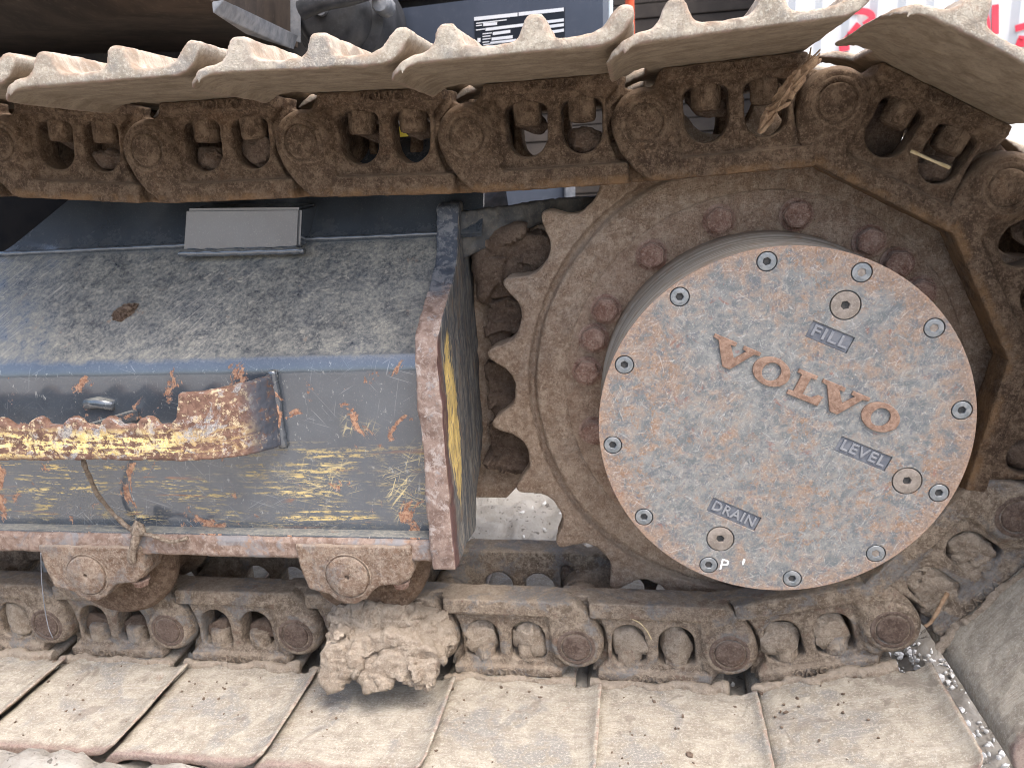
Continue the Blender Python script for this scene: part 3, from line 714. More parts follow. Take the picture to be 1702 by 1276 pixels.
for s, c, w_, h_ in words:
    rb = xf(boxm(-w_ / 2 + .0004, w_ / 2 - .0004, -.0942, -.0912, -h_ / 2 + .0004, h_ / 2 - .0004), Matrix.Translation((c[0], 0, c[1])) @ Matrix.Rotation(math.radians(24.6), 4, 'Y'))
    obj('word_recess', rb, M_RECESS, cov)
    me = text_mesh(s, h_ * .92, .0026, .0004)
    xs = [v.co.x for v in me.vertices]; k = w_ * .86 / (max(xs) - min(xs)); xf(me, Matrix.Diagonal((k, 1, 1, 1)))
    xf(me, Matrix.Rotation(math.radians(24.6), 4, 'Y'))
    obj('word', finish(me, 15), M_WORD, cov, (c[0], -.0942, c[1]))
# two small chalk marks by the lowest bolts
for s, u, v, k in (('P', 1203, 939, .021), ("'", 1233, 944, .030)):
    me = text_mesh(s, k, .0006, .0001); xf(me, Matrix.Rotation(math.radians(12), 4, 'Y')); q = at(u, v, -.0963)
    obj('paint_mark', me, M_DECALW, cov, (q[0], -.0963, q[2]))
# the five slab-serif letters
def L_V(w_=.056):
    h = .0315; return [[(-w_ / 2, h), (-.001, h), (-.001, h - .0045), (-.0065, h - .0052), (.0035, .0135), (.0120, h - .0052), (.0075, h - .0045), (.0075, h), (w_ / 2, h), (w_ / 2, h - .0042), (.0215, h - .0052), (.0045, 0), (-.0045, 0), (-.0215, h - .0052), (-w_ / 2, h - .0042)]]
def L_O(w_=.043):
    h = .0335; e = [(w_ / 2 * math.cos(t), .016 + h / 2 * math.sin(t)) for t in np.linspace(0, 2 * math.pi, 40, endpoint=False)]
    i = [((w_ / 2 - .0112) * math.cos(t), .016 + (h / 2 - .0058) * math.sin(t)) for t in np.linspace(0, 2 * math.pi, 32, endpoint=False)]
    return [e, i[::-1]]
def L_L():
    h = .0315; return [[(0, h), (.0225, h), (.0225, h - .0045), (.0165, h - .0052), (.0165, .0060), (.0270, .0062), (.0330, .0120), (.0385, .0120), (.0375, 0), (0, 0), (0, .0048), (.0055, .0055), (.0055, h - .0052), (0, h - .0045)]]
base = (-.0622, .0735)
for ol, ox in ((L_V(), 0), (L_O(), .0478), (L_L(), .0738), (L_V(), .1308), (L_O(), .1790)):
    ol = [[rot2((p[0] + ox, p[1]), base) for p in q] for q in ol]
    obj('letter', finish(rough(slab(ol, -.0992, -.0955, .0007, 2), ((150, .0002, 2, False),)), 15), M_LETTER, cov)

# ================================================================== THE TRACK FRAME
fr = thing('side_undercarriage', 'scratched charcoal side frame with yellow step and rusty end plate', 'track frame')
def profile_strip(prof, x0, x1, nx, mat, name, par, disp=.0008, cut=None):
    """a curved sheet 8 mm thick following a (y,z) profile"""
    V, F = [], []; n = len(prof)
    for i in range(nx + 1):
        for j, (y, z) in enumerate(prof):
            xa = x0 if cut is None else cut(z)
            V.append((xa + (x1 - xa) * i / nx, y, z))
    for i in range(nx):
        for j in range(n - 1): F.append([i * n + j, (i + 1) * n + j, (i + 1) * n + j + 1, i * n + j + 1])
    me = mesh_from(V, F); rough(me, ((6, disp, 2, False), (30, disp * .3, 2, False)))
    bm = bmesh.new(); bm.from_mesh(me); bmesh.ops.recalc_face_normals(bm, faces=bm.faces)
    if sum(f.normal.y for f in bm.faces) > 0: bmesh.ops.reverse_faces(bm, faces=bm.faces)
    bmesh.ops.solidify(bm, geom=bm.faces[:], thickness=.008); bm.to_mesh(me); bm.free()
    return obj(name, finish(me, 50), mat, par)
ang = math.atan2(.143, .142)
pf = [(-.055, -.166 + .0095 * k) for k in range(24)]
R0 = .040; c0 = (-.055 + R0, .0610)
pf = [p for p in pf if p[1] < c0[1]] + [(c0[0] - R0 * math.cos(a), c0[1] + R0 * math.sin(a)) for a in np.linspace(0, math.pi / 2 - ang, 14)]
ye, ze = pf[-1]
sl = math.tan(ang)
pf += [(ye + k * .0083, ze + k * .0083 * sl) for k in range(1, 17)]
yt, zt = pf[-1]
profile_strip(pf, -1.62, -.428, 150, M_PAINT, 'side_plate', fr)
pu = [(yt - .004, zt + .002), (yt + .010, zt + .016), (yt + .030, zt + .055), (yt + .055, zt + .105), (yt + .085, zt + .14)]
profile_strip(pu, -1.1, -.372, 60, M_PAINT, 'upper_plate', fr, .0006, cut=lambda z: -1.135 + (z - zt) * 1.35)
obj('weld_bead', finish(rough(tube([(x, yt - .002, zt + .004) for x in np.linspace(-1.13, -.43, 120)], .0035, 8), ((160, .0012, 2, False),)), 180), M_PAINT, fr)
obj('bottom_flange', fuse([boxm(-1.62, -.425, -.080, .26, -.192, -.160, .003)], .005, 1, ((30, .0012, 3, False), (90, .0008, 2, False)), 3), M_EDGE, fr)
obj('ledge_paint', finish(rough(boxm(-1.62, -.434, -.075, -.054, -.1605, -.1575, .001), ()), 40), M_PAINT, fr)
# end plate: follows the frame section and stands proud of it
ep = [(-.084, -.199), (-.088, -.16), (-.086, -.02), (-.088, .050), (-.086, .088), (-.076, .112), (-.050, .132), (.020, .166), (.050, .186), (.066, .212), (.078, .240), (.086, .262), (.100, .268), (.150, .262), (.150, -.080), (.120, -.120), (.085, -.150), (.050, -.199)]
obj('end_plate', fuse([prism_x(ep, -.4335, -.4020)], .0026, 2, ((26, .0016, 3, False), (80, .0009, 3, False)), 6), M_ENDPLATE, fr)
# welded block on the upper plate
blk = [at(303, 420, .062), at(497, 415, .062), at(500, 345, .057), at(308, 347, .057)]
blk2 = [Vector(p) + Vector((0, .075, .004)) for p in blk]
obj('welded_block', finish(rough(hull([*blk, *blk2], .004), ()), 40), M_PAINT, fr)
bz = Vector(blk[0]); bx = Vector(blk[1])
obj('weld_bead', finish(rough(tube([bz.lerp(bx, t) + Vector((0, -.003, -.001)) for t in np.linspace(-.02, 1.05, 60)], .005, 8), ((140, .0015, 2, False),)), 180), M_PAINT, fr)
# step: a bent flat bar, serrated on top
def step_mesh():
    path = []
    for x in np.linspace(-1.55, -.760, 50): path.append((x, -.138, -.026, .0215))
    for t in np.linspace(0, 1, 26)[1:]:
        a = t * math.pi / 2
        px = -.760 + .128 * math.sin(a) ** .9; py = -.138 + .082 * (1 - math.cos(a)) ** 1.0
        path.append((px, py, -.026 - .006 * t, .0215))
    V, F = [], []
    n = len(path)
    def ztop(x): return .0215 + (.0395 * min(1, max(0, (x + .7325) / .004)) + max(0, x + .70) * .06 if x > -.7325 else 0)
    for i, (x, y, zb, z) in enumerate(path):
        a, b = path[max(i - 1, 0)], path[min(i + 1, n - 1)]
        d = Vector((b[0] - a[0], b[1] - a[1], 0)).normalized(); nn = Vector((-d.y, d.x, 0)) * .0115
        zt_ = ztop(x)
        V += [(x, y, zb), (x, y, zt_), (x + nn.x, y + nn.y, zt_), (x + nn.x, y + nn.y, zb)]
    for i in range(n - 1):
        for k in range(4): F.append([i * 4 + k, i * 4 + (k + 1) % 4, (i + 1) * 4 + (k + 1) % 4, (i + 1) * 4 + k])
    F += [[0, 1, 2, 3], [(n - 1) * 4 + k for k in (3, 2, 1, 0)]]
    me = mesh_from(V, F); bm = bmesh.new(); bm.from_mesh(me); bmesh.ops.recalc_face_normals(bm, faces=bm.faces); bm.to_mesh(me); bm.free()
    ps = [me]
    for u in (-58, 3, 64, 124, 184, 246):
        p = at(u, 700, -.134)
        ps.append(xf(lathe([(0, -.007), (.0135, -.007), (.0135, .007), (0, .007)], 20), Matrix.Translation((p[0], -.1325, .0185))))
    return fuse(ps, .0022, 2, ((60, .0010, 3, False), (170, .0006, 2, False)), 8)
obj('step_bar', step_mesh(), M_STEP, fr)
q = at(150, 690, -.10)
obj('step_strut', finish(hull([(q[0] - .006, -.132, .016), (q[0] + .03, -.058, .018), (q[0] + .003, -.132, .016), (q[0] + .04, -.058, .018), (q[0] - .006, -.132, .004), (q[0] + .03, -.058, .004), (q[0] + .003, -.132, .004), (q[0] + .04, -.058, .004)], .001), 40), M_PAINT, fr)
obj('weld_bead', finish(rough(tube([(-.634, -.058, z) for z in np.linspace(-.036, .070, 24)], .006, 8), ((120, .0015, 2, False),)), 180), M_PAINT, fr)
p = at(165, 668, -.056)
obj('weld_bead', finish(rough(tube([(p[0] - .02, -.056, .026), (p[0], -.057, .029), (p[0] + .022, -.056, .024)], .008, 10), ((120, .0015, 2, False),)), 180), M_PAINT, fr)
# hood of the motor guard behind the end plate, the web behind the teeth and the lower curved gusset
hd = [at(766, 372, .085), at(860, 385, .20), at(1010, 330, .20), at(1010, 345, .20)]
obj('guard_hood', fuse([hull([at(760, 352, .088), at(764, 374, .088), at(800, 352, .118), at(815, 396, .118), at(768, 432, .098), at(925, 352, .150), at(925, 330, .150), at(925, 360, .150), at(760, 352, .22), at(925, 335, .26), at(925, 360, .22), at(770, 430, .12)], .002),
    hull([at(925, 330, .150), at(925, 360, .150), at(1000, 326, .165), at(1000, 346, .165), at(925, 330, .24), at(1000, 326, .24), at(1000, 350, .24)], .002)], .003, 1, ((50, .0012, 3, False), (160, .0012, 2, False)), 2), M_HOOD, fr)
web = [(-.43, .240), (-.33, .235), (-.22, .21), (-.20, -.02), (-.235, -.065), (-.285, -.10), (-.325, -.135), (-.35, -.175), (-.372, -.199), (-.43, -.199)]
obj('web_plate', finish(slab([web], .150, .175, .003), 40), M_SPROCKET, fr)
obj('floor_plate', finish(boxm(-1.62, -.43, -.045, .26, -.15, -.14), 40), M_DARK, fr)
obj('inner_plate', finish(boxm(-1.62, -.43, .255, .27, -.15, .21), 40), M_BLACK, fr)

# ================================================================== ROLLERS
def roller(cx, cz, label):
    t = thing('track_roller', label, 'track roller', (cx, 0, cz), 'track rollers under the frame')
    prof = [(0, -.035), (.075, -.035), (.092, -.031), (.0985, -.022), (.0985, -.010), (.094, -.002), (.080, .002), (.080, .075), (.098, .082), (.098, .10), (.080, .105), (.080, .16), (.06, .21), (0, .21)]
    obj('roller_body', finish(rough(lathe(prof, 72), ((40, .0006, 2, False),)), 35), M_ROLLER, t)
    ol = [(-.072, .045), (-.066, -.002), (-.060, -.022), (-.046, -.026), (-.030, -.030), (-.022, -.038), (-.008, -.044), (.006, -.044), (.022, -.036), (.034, -.022), (.046, -.014), (.070, -.012), (.086, -.004), (.092, .010), (.092, .045)]
    cap = fuse([slab([ol], -.085, -.036, .004), lathe([(0, -.0850), (.0335, -.0850), (.0375, -.0820), (.0385, -.04), (0, -.04)], 36)], .0024, 2, ((50, .0009, 3, False), (140, .0006, 2, False)), 5)
    o = obj('end_collar', cap, M_COLLAR, t)
    obj('axle_end', finish(rough(lathe([(.0035, -.0800), (.0038, -.0893), (.0055, -.0898), (.0275, -.0896), (.0292, -.0884), (.0298, -.0836), (.0314, -.0836), (.0318, -.0860), (.0330, -.0862), (.0335, -.0820), (0, -.0820)], 36), ((90, .0006, 2, False),)), 50), M_COLLAR, t)
    hb = hexbolt(.011, .012, .2, .013); hb.transform(Matrix.Rotation(math.pi / 2, 4, 'X'))
    hb = finish(hb, 45)
    for bx in (-.050, .066): obj('collar_bolt', hb, M_BOLT, t, (bx, -.062, -.020 if bx < 0 else -.016))
    return t
roller(-.9494, -.2215, 'left track roller with rusty round axle cap under the step')
roller(-.5533, -.2120, 'right track roller with rusty axle cap above the big mud clod')

# ================================================================== MUD, LEAVES, TWINE
def facets(me, n, amp, seed):
    co = np.empty(len(me.vertices) * 3); me.vertices.foreach_get('co', co); co = co.reshape(-1, 3)
    no = np.empty(len(me.vertices) * 3); me.vertex_normals.foreach_get('vector', no); no = no.reshape(-1, 3)
    r_ = np.random.default_rng(seed); lo, hi = co.min(0), co.max(0)
    c = lo + (hi - lo) * r_.random((n, 3)); q = co + .008 * np.stack([fbm(co, 30, 3, seed + k) for k in range(3)], 1)
    best = np.full(len(co), 9.); idx = np.zeros(len(co), int); sec = np.full(len(co), 9.)
    for k in range(n):
        d = np.linalg.norm((q - c[k]) * [1, 1, 1.25], axis=1); m = d < best
        sec = np.where(m, best, np.minimum(sec, d)); best = np.where(m, d, best); idx = np.where(m, k, idx)
    off = r_.uniform(-1, 1, n)[idx]; tilt = r_.normal(size=(n, 3))[idx]
    d = off * amp + np.einsum('ij,ij->i', tilt, co - c[idx]) * .10 - amp * .7 * np.clip(1 - (sec - best) / .0022, 0, 1)
    co = co + no * d[:, None]; me.vertices.foreach_set('co', co.ravel()); me.update(); return me
def clod(name, label, pix, y0, y1, mat, vox=.0035, disp=((22, .005, 4, False), (150, .0009, 3, False)), seed=1, lean=0., kind=None, cat='mud clod', group=None, cells=22, famp=.0034):
    ol = [(p[0], p[2]) for p in (at(u, v, y0) for u, v in pix)]
    me = slab([ol], y0, y1, .006)
    zc = min(z for _, z in ol)
    if lean:
        bm = bmesh.new(); bm.from_mesh(me)
        for v in bm.verts: v.co.y += (v.co.z - zc) * lean
        bm.to_mesh(me); bm.free()
    me = fuse([me], vox, 2, (), seed, 180); facets(me, cells, famp, seed); facets(me, cells * 7, .0010, seed + 50); rough(me, disp, seed); finish(me, 55)
    o = obj(name, me, mat)
    return tag(o, label, cat, group, kind)
def pix_slab(pix, y0, y1, lean):
    ol = [(p[0], p[2]) for p in (at(u, v, y0) for u, v in pix)]; me = slab([ol], y0, y1, .003); zc = min(z for _, z in ol)
    bm = bmesh.new(); bm.from_mesh(me)
    for v in bm.verts: v.co.y += (v.co.z - zc) * lean
    bm.to_mesh(me); bm.free(); return me
me = fuse([pix_slab([(543, 1016), (600, 1024), (655, 1032), (690, 1052), (708, 1080), (716, 1108), (640, 1112), (545, 1106), (534, 1060)][::-1], -.066, -.02, .25),
           pix_slab([(546, 1070), (585, 1078), (640, 1072), (690, 1082), (720, 1098), (734, 1110), (722, 1132), (700, 1154), (672, 1142), (654, 1126), (638, 1150), (617, 1154), (604, 1138), (586, 1122), (570, 1128), (553, 1148), (530, 1136), (526, 1102)][::-1], -.100, -.02, .30)], .0024, 1, (), 3)
facets(me, 16, .0018, 3); facets(me, 150, .0011, 53); rough(me, ((12, .0030, 3, False), (55, .0020, 5, True), (170, .0011, 3, False)), 3); finish(me, 55)
tag(obj('mud_clod', me, M_MUD), 'big dry clay clod lying on the lower shoes under the right roller', 'mud clod')
s = at(207, 497, .01)
o = obj('mud_clod', lump(31, .019, .012, .014, 4, .4, .2), M_DARKMUD); k = at(207, 500, .012)
o.location = (k[0], .008, .142); o.rotation_euler = (.5, -.35, .2); tag(o, 'small dark brown earth clump stuck on the sloping frame plate', 'mud clod')
# packed earth between the end plate and the sprocket
ys = .135
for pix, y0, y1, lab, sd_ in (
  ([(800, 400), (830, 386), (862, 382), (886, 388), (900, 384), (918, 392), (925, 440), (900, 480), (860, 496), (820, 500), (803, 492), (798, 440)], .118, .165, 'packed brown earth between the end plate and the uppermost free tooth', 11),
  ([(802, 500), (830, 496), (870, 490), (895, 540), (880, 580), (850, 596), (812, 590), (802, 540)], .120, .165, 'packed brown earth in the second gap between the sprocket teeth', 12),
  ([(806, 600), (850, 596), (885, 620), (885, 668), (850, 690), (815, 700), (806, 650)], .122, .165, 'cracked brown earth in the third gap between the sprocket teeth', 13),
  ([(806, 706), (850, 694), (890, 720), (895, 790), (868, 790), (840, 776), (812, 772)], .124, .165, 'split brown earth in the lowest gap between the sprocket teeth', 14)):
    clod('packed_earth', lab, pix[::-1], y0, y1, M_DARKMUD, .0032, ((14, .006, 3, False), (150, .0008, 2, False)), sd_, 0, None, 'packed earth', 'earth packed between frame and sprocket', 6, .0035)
# leaf bundle on the top run
lb = thing('leaf_bundle', 'bundle of dry brown leaves caught at the upper track joint', 'leaf bundle')
for k in range(34):
    a = rng.uniform(0, 1); p = at(1345 - 75 * a + rng.normal() * 6, 105 + 95 * a + rng.normal() * 6, -.012 + .006 * rng.normal())
    L_, W_ = rng.uniform(.018, .048), rng.uniform(.0014, .0048); d = np.array([-.58, rng.normal() * .45, -.75]) + np.array([rng.normal() * .22, 0, rng.normal() * .22]); d /= np.linalg.norm(d)
    s_ = np.cross(d, [0, -1, .3]); s_ /= np.linalg.norm(s_); V, F = [], []
    for i in range(7):
        t_ = i / 6; c_ = p + d * L_ * (t_ - .5) + np.array([0, -.006 * math.sin(t_ * 3), 0]); ww = W_ * math.sin(math.pi * (.12 + .8 * t_)) * (1 + .3 * rng.normal())
        V += [c_ - s_ * ww, c_ + np.array([0, -.003, .001]), c_ + s_ * ww]
    for i in range(6):
        for j in (0, 1): F.append([i * 3 + j, i * 3 + j + 1, i * 3 + j + 4, i * 3 + j + 3])
    me = mesh_from(V, F); bm = bmesh.new(); bm.from_mesh(me); bmesh.ops.solidify(bm, geom=bm.faces[:], thickness=.0008); bm.to_mesh(me); bm.free()
    obj('leaf', finish(me, 60), M_LEAF, lb)
def strand(name, label, cat, pix, r, mat, depths, taper=None):
    pts = smooth_path([at(u, v, y) for (u, v), y in zip(pix, depths)], 6)
    o = obj(name, finish(rough(tube(pts, r, 7), ((120, r * .35, 2, False),)), 180), mat); return tag(o, label, cat)
tw = strand('twine', 'frayed muddy twine hanging from the step over the frame', 'twine', [(138, 765), (148, 790), (163, 822), (185, 850), (208, 872), (228, 885), (245, 888), (262, 893), (285, 900), (312, 893)], .0030, M_TWINE, [-.115, -.105, -.085, -.07, -.068, -.078, -.088, -.09, -.089, -.088])
tk = obj('knot', lump(41, .012, .010, .011, 3, .5, .1), M_TWINE, tw, at(232, 882, -.083)); tk2 = obj('frayed_end', finish(rough(tube(smooth_path([at(228, 888, -.086), at(222, 905, -.092), at(218, 922, -.092), at(221, 934, -.09)], 5), .0055, 7), ((90, .002, 2, False),)), 180), M_TWINE, tw)
strand('wire', 'thin bent wire hanging in front of the left lower link', 'wire', [(68, 918), (69, 960), (73, 1000), (80, 1040), (88, 1060)], .0006, M_SILVER, [-.09] * 5)
strand('straw', 'pale straw lying across the window of the tilted link', 'straw', [(1514, 251), (1545, 265), (1578, 279)], .0019, M_STRAW, [.0, -.003, -.002])
strand('twig', 'short brown twig stuck in mud at the lower right joint', 'twig', [(1575, 985), (1562, 1008), (1548, 1032), (1538, 1040)], .0028, M_LEAF, [.0, -.008, -.01, -.008])
for k, (a, b) in enumerate((((1040, 1030), (1078, 1062)), ((1052, 1026), (1082, 1055)))):
    pass
strand('straw', 'two bent pale grass stems in the mud below the DRAIN plug', 'straw', [(1045, 1026), (1062, 1034), (1074, 1046), (1083, 1062)], .0009, M_STRAW, [.006, 0, -.003, -.004])
# mud piled on the rising link at lower right
clod('mud_clod', 'lumpy earth packed on the rising link at lower right', [(1500, 960), (1530, 935), (1575, 925), (1620, 905), (1640, 930), (1620, 975), (1585, 1005), (1560, 1030), (1540, 1025), (1520, 990)][::-1], .016, .05, M_MUD, .0028, ((25, .005, 4, False), (140, .001, 3, False)), 17)

# ================================================================== BEHIND THE TRACK
GZ = -.476
# dark carbody between the tracks
cb_ = thing('car_body', 'black shadowed undercarriage body behind the left part of the frame', 'undercarriage')
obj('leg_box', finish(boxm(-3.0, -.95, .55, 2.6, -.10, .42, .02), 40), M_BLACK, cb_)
# upper structure of the machine
PN = np.array([-.34, -.94, 0]); PN /= np.linalg.norm(PN); P0 = at(860, 60, .80)
ux = np.array([-PN[1], PN[0], 0])                  # along the panel, to the right
def pp(u, v, off=0.): return on_plane(u, v, P0 - PN * 0 + PN * off, PN)
def slab_on(pts, thick, off=0.):
    """a sheet between four or more pixels on the panel plane, thickness going back"""
    a = [pp(u, v, off) for u, v in pts]; return hull([*a, *[p - PN * thick for p in a]])
up = thing('upper_structure', 'dark upper body of the excavator with charcoal side panel above the track', 'excavator body')
obj('side_panel', finish(slab_on([(560, 28), (1002, -28), (1002, 140), (560, 180)], .03), 30), M_PANEL, up)
obj('side_panel', finish(slab_on([(560, -90), (1002, -170), (1002, -40), (560, 8)], .03, .0), 30), M_PANEL, up)
obj('gap_strip', finish(slab_on([(560, 0), (1002, -60), (1002, -20), (560, 40)], .02, -.03), 30), M_DARK, up)
dp = obj('data_plate', finish(slab_on([(788, 31), (938, 13), (938, 62), (790, 84)], .0015, .0022), 30), M_DECALD, up)
def row(u0, v0, u1, v1, h, off=.003): obj('print_row', finish(slab_on([(u0, v0), (u1, v1), (u1, v1 + h), (u0, v0 + h)], .0006, off), 30), M_DECALW, dp)
row(788, 29, 860, 21.5, 6); row(862, 21, 937, 13, 6)
for u0, v0, u1, v1, h in ((803, 39, 826, 37, 5), (807, 47, 937, 31, 5), (819, 54, 848, 50, 5), (890, 45, 937, 39, 5), (817, 63, 852, 59, 5), (905, 53, 937, 48, 5), (905, 61, 920, 59, 5), (815, 70, 858, 65, 4)):
    row(u0, v0, u1, v1, h)
for u0, v0, u1 in ((791, 38.5, 842), (791, 42.5, 801), (791, 49.5, 806), (802, 56, 817), (802, 60.5, 815), (802, 65, 815), (802, 70, 813), (803, 74, 835), (803, 78, 840)):
    row(u0, v0, u1, v0 - (u1 - u0) * .118, 1.7)
row(793.5, 64, 798.5, 63.4, 7)
obj('edge_strip', finish(slab_on([(1005, -60), (1013, -60), (1013, 140), (1005, 140)], .02, -.05), 30), M_PALEPOLE, up)
# belly, bracket and pivot
obj('belly_plate', finish(hull([at(-350, -260, .1), at(352, 2, .25), at(495, 80, 1.1), at(-350, 110, 1.4), at(-350, -600, .1), at(352, -300, .25), at(495, -200, 1.1)]), 30), M_BELLY, up)
obj('belly_beam', finish(hull([at(-200, 40, .62), at(420, 25, .62), at(420, -40, .62), at(-200, -20, .62), at(-200, 20, .9), at(420, 5, .9)]), 30), M_DARK, up)
obj('bracket', finish(hull([at(352, 3, .22), at(354, 22, .22), at(412, 40, .4), at(408, 57, .4), at(489, 66, .62), at(488, 83, .62), at(372, 0, .24), at(430, 30, .42), at(496, 60, .64)], .001), 30), M_SILVER, up)
obj('bracket_leg', finish(hull([at(482, -40, .66), at(500, -40, .66), at(500, 72, .66), at(483, 66, .66), at(482, -40, .68), at(500, -40, .68), at(500, 72, .68), at(483, 66, .68)], .001), 30), M_SILVER, up)
pv = at(560, 28, .72)
pvm = lathe([(0, -.06), (.05, -.06), (.062, -.052), (.075, -.03), (.078, .0), (.098, .01), (.105, .03), (.105, .16), (0, .16)], 48); 
obj('pivot_boot', finish(xf(pvm, Matrix.Translation(Vector(pv))), 35), M_RUBBER, up)
obj('pivot_ring', finish(xf(lathe([(.008, -.068), (.013, -.068), (.014, -.064), (.014, -.055), (.008, -.055), (.008, -.068)], 24), Matrix.Translation(Vector(at(553, 25, .72)))), 40), M_SILVER, up)
obj('hose', finish(tube(smooth_path([at(500, 18, .60), at(540, 2, .60), at(580, -6, .62), at(625, -20, .66)], 6), .018, 14), 60), M_RUBBER, up)
obj('hose', finish(tube(smooth_path([at(612, -40, .78), at(632, 20, .78), at(640, 60, .80), at(600, 110, .82)], 6), .014, 14), 60), M_RUBBER, up)
obj('fitting', finish(xf(lathe([(0, -.03), (.016, -.03), (.02, -.02), (.02, .02), (0, .02)], 10), Matrix.Translation(Vector(at(638, 10, .70)))), 40), M_SILVER, up)
obj('roof_slab', finish(boxm(-3.2, -.75, 1.15, 3.2, .60, 2.2, .02), 40), M_DARK, up)
# grey block and panel glimpsed between chain and frame
gp = thing('grey_machine_panel', 'blue grey machine panel glimpsed between the upper chain and the frame', 'machine panel')
obj('panel', finish(hull([at(838, 280, 1.3), at(938, 280, 1.3), at(938, 372, 1.3), at(838, 372, 1.3), at(838, 280, 1.34), at(938, 372, 1.34), at(838, 372, 1.34), at(938, 280, 1.34)], .004), 40), M_PANEL, gp)
obj('post', finish(hull([at(938, 270, 1.28), at(956, 270, 1.28), at(956, 380, 1.28), at(938, 380, 1.28), at(938, 270, 1.34), at(956, 380, 1.34), at(938, 380, 1.34), at(956, 270, 1.34)], .004), 40), M_SILVER, gp)
obj('bracket_block', finish(hull([at(801, 312, .34), at(840, 308, .34), at(840, 341, .34), at(797, 345, .34), at(801, 312, .40), at(840, 308, .40), at(846, 352, .28), at(795, 352, .28)], .003), 40), M_SILVER, gp)
# far yard: pole, dark shed, white sheet wall with red lettering
def vert_panel(name, u0, v0, u1, v1, Y, mat, par=None, th=.05):
    a, b = at(u0, v0, Y), at(u1, v1, Y)
    return obj(name, finish(boxm(min(a[0], b[0]), max(a[0], b[0]), Y, Y + th, min(a[2], b[2]), max(a[2], b[2])), 30), mat, par)
po = at(1047, 20, 4.0); o = obj('marker_pole', finish(xf(lathe([(.026, -3), (.026, 3)], 16, 'Z'), Matrix.Translation((po[0], 4.0, 2.4))), 60), M_ORANGE)
bm = bmesh.new(); bm.from_mesh(o.data); bmesh.ops.holes_fill(bm, edges=bm.edges[:]); bm.to_mesh(o.data); bm.free()
tag(o, 'orange red upright pole behind the upper shoes', 'pole')
sh = thing('storage_shed', 'dark corrugated open shed behind the upper shoes beside the white wall', 'shed')
xa, xb = at(1000, 0, 7.6)[0], at(1292, 0, 7.6)[0]
for k in range(26):
    z = GZ + .14 * k
    obj('cladding_board', finish(boxm(xa - 3.5, xb, 7.6 + .012 * (k % 2), 7.68 + .012 * (k % 2), z, z + .128, .004, 1), 30), M_SHED, sh)
obj('back_board', finish(boxm(xa - 3.5, xb, 7.70, 7.74, GZ, 3.3), 30), M_SHED, sh)
wl = thing('sheet_wall', 'white corrugated sheet wall with red painted lettering at the upper right', 'wall')
x2 = at(2600, 0, 6.5)[0]; x1 = at(1300, 0, 6.5)[0]
zz = 5.2; V, F = [], []
cols = int((x2 - x1) / .055)
for k in range(cols + 1):
    y = 6.5 + (.030 if k % 4 in (0, 1) else -.006); xx = x1 + (x2 - x1) * k / cols
    V += [(xx, y, GZ), (xx, y, zz), (xx, y + .06, zz), (xx, y + .06, GZ)]
for k in range(cols):
    for j in range(4): F.append([k * 4 + j, k * 4 + (j + 1) % 4, k * 4 + 4 + (j + 1) % 4, k * 4 + 4 + j])
obj('sheet', finish(mesh_from(V, F), 30), M_WHITEWALL, wl)
def stroke(pts, wd):
    ps = smooth_path([at(u, v, 6.478) for u, v in pts], 5)
    V, F = [], []
    for i, p_ in enumerate(ps):
        d = (ps[min(i + 1, len(ps) - 1)] - ps[max(i - 1, 0)]).normalized(); n_ = Vector((-d.z, 0, d.x)) * wd
        V += [p_ + n_, p_ - n_, p_ - n_ + Vector((0, .008, 0)), p_ + n_ + Vector((0, .008, 0))]
    for i in range(len(ps) - 1):
        for j in range(4): F.append([i * 4 + j, i * 4 + (j + 1) % 4, i * 4 + 4 + (j + 1) % 4, i * 4 + 4 + j])
    obj('painted_stroke', finish(mesh_from(V, F), 30), M_RED, wl)
for pts in ([(1412, 18), (1440, 20), (1450, 30), (1436, 42)], [(1418, 46), (1432, 58)], [(1404, 70), (1428, 40)], [(1408, 58), (1440, 62)], [(1400, 104), (1420, 96)], [(1395, 82), (1412, 78)],
            [(1632, 18), (1640, 36), (1640, 58)], [(1655, 8), (1655, 58)], [(1688, 48), (1702, 44), (1716, 40)], [(1690, 70), (1712, 74)], [(1700, 60), (1694, 78)], [(1740, 30), (1740, 90)]):
    stroke(pts, .026)
yb = at(677, 258, 1.9)
tag(obj('yellow_marker', finish(boxm(yb[0] - .06, yb[0] + .06, 1.88, 1.93, GZ, yb[2] + .10, .004), 40), M_YELLOW), 'bright yellow object glimpsed through an upper link window', 'marker')
# ================================================================== GROUND
tag(obj('ground', mesh_from([(-60, -30, GZ), (60, -30, GZ), (60, 90, GZ), (-60, 90, GZ)], [[0, 1, 2, 3]]), M_GROUND), kind='structure')
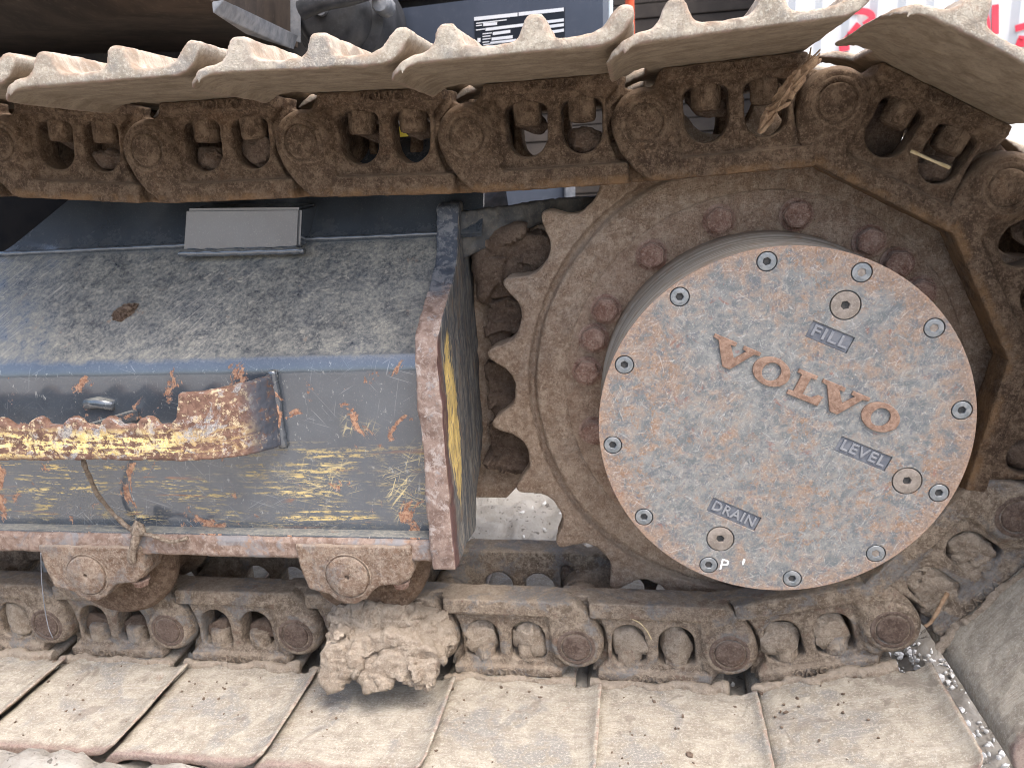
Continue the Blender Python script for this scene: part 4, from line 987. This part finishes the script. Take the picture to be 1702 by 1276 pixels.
# rough crust round the track
nx, ny = 260, 120; xs = np.linspace(-1.5, 1.1, nx); yy = np.linspace(-.75, 1.6, ny)
X, Y = np.meshgrid(xs, yy); pts = np.stack([X.ravel(), Y.ravel(), np.zeros(X.size)], 1)
hz = .014 + .012 * fbm(pts, 6, 3, 2) + .011 * fbm(pts, 22, 4, 5, True) + .004 * fbm(pts, 90, 3, 8)
hz += .036 * np.clip((-.191 + .006 * fbm(pts, 14, 2, 6) - pts[:, 1]) / .016, 0, 1) * np.clip(1 + .22 * fbm(pts, 7, 3, 4) - .8 * np.clip((pts[:, 0] + .78) / .2, 0, 1), 0, 1.3); hz += .030 * np.clip((pts[:, 0] - .18) / .08, 0, 1) * np.clip((.9 - pts[:, 0]) / .3, 0, 1)
ed = np.minimum(np.minimum(pts[:, 0] + 1.5, 1.1 - pts[:, 0]), np.minimum(pts[:, 1] + .75, 1.6 - pts[:, 1])); hz = hz * np.clip(ed / .1, 0, 1) - .004 * (ed < .02)
pts[:, 2] = GZ + np.maximum(hz, -.004)
Fq = [[j * nx + i, j * nx + i + 1, (j + 1) * nx + i + 1, (j + 1) * nx + i] for j in range(ny - 1) for i in range(nx - 1)]
tag(obj('dirt_crust', finish(mesh_from(pts, Fq), 180), M_GROUND), kind='structure')
V, F = [], []
ico = bmesh.new(); bmesh.ops.create_icosphere(ico, subdivisions=1, radius=1); iv = np.array([v.co[:] for v in ico.verts]); fi = [[v.index for v in f.verts] for f in ico.faces]; ico.free()
for k in range(9200):
    if k < 7600: x, y = rng.uniform(.19, .75), rng.uniform(-.42, .5)
    else: x, y = rng.uniform(-1.3, .9), rng.uniform(-.6, 1.5)
    r = (rng.uniform(.0015, .0042) if k < 7600 else rng.uniform(.003, .0085)) * (1.6 if rng.random() < .1 else 1)
    s_ = iv * r * rng.uniform(.6, 1.2, 3) * (1 + .25 * rng.normal(size=(len(iv), 1))) + [x, y, GZ + (.040 if k < 7600 else .012) + r * .5 + .012 * rng.random()]
    b_ = len(V); V += s_.tolist(); F += [[b_ + i for i in f] for f in fi]
tag(obj('gravel', mesh_from(V, F), M_GRAVEL), 'pale loose gravel and dust on the ground beside the track', 'gravel', None, 'stuff')

V, F = [], []
for k in range(170):
    x = rng.uniform(-1.15, .14); y = -.19 + .19 * rng.random() ** .7
    rel = (x + .0393 + P * 20) % P
    if rel > P - .045 or rel < .0: continue
    r = rng.uniform(.0008, .0026) * (1.9 if rng.random() < .07 else 1)
    zz = -.3652 - .0590 if x < -.045 else -.3652 - .0590 + (x + .039) * .226
    s_ = iv * r * rng.uniform(.6, 1.3, 3) * (1 + .25 * rng.normal(size=(len(iv), 1))) + [x, y, zz + r * .5]
    b_ = len(V); V += s_.tolist(); F += [[b_ + i for i in f] for f in fi]
tag(obj('crumbs', mesh_from(V, F), M_DARKMUD), 'small crumbs of dry earth scattered on the lower shoes', 'earth crumbs', None, 'stuff')
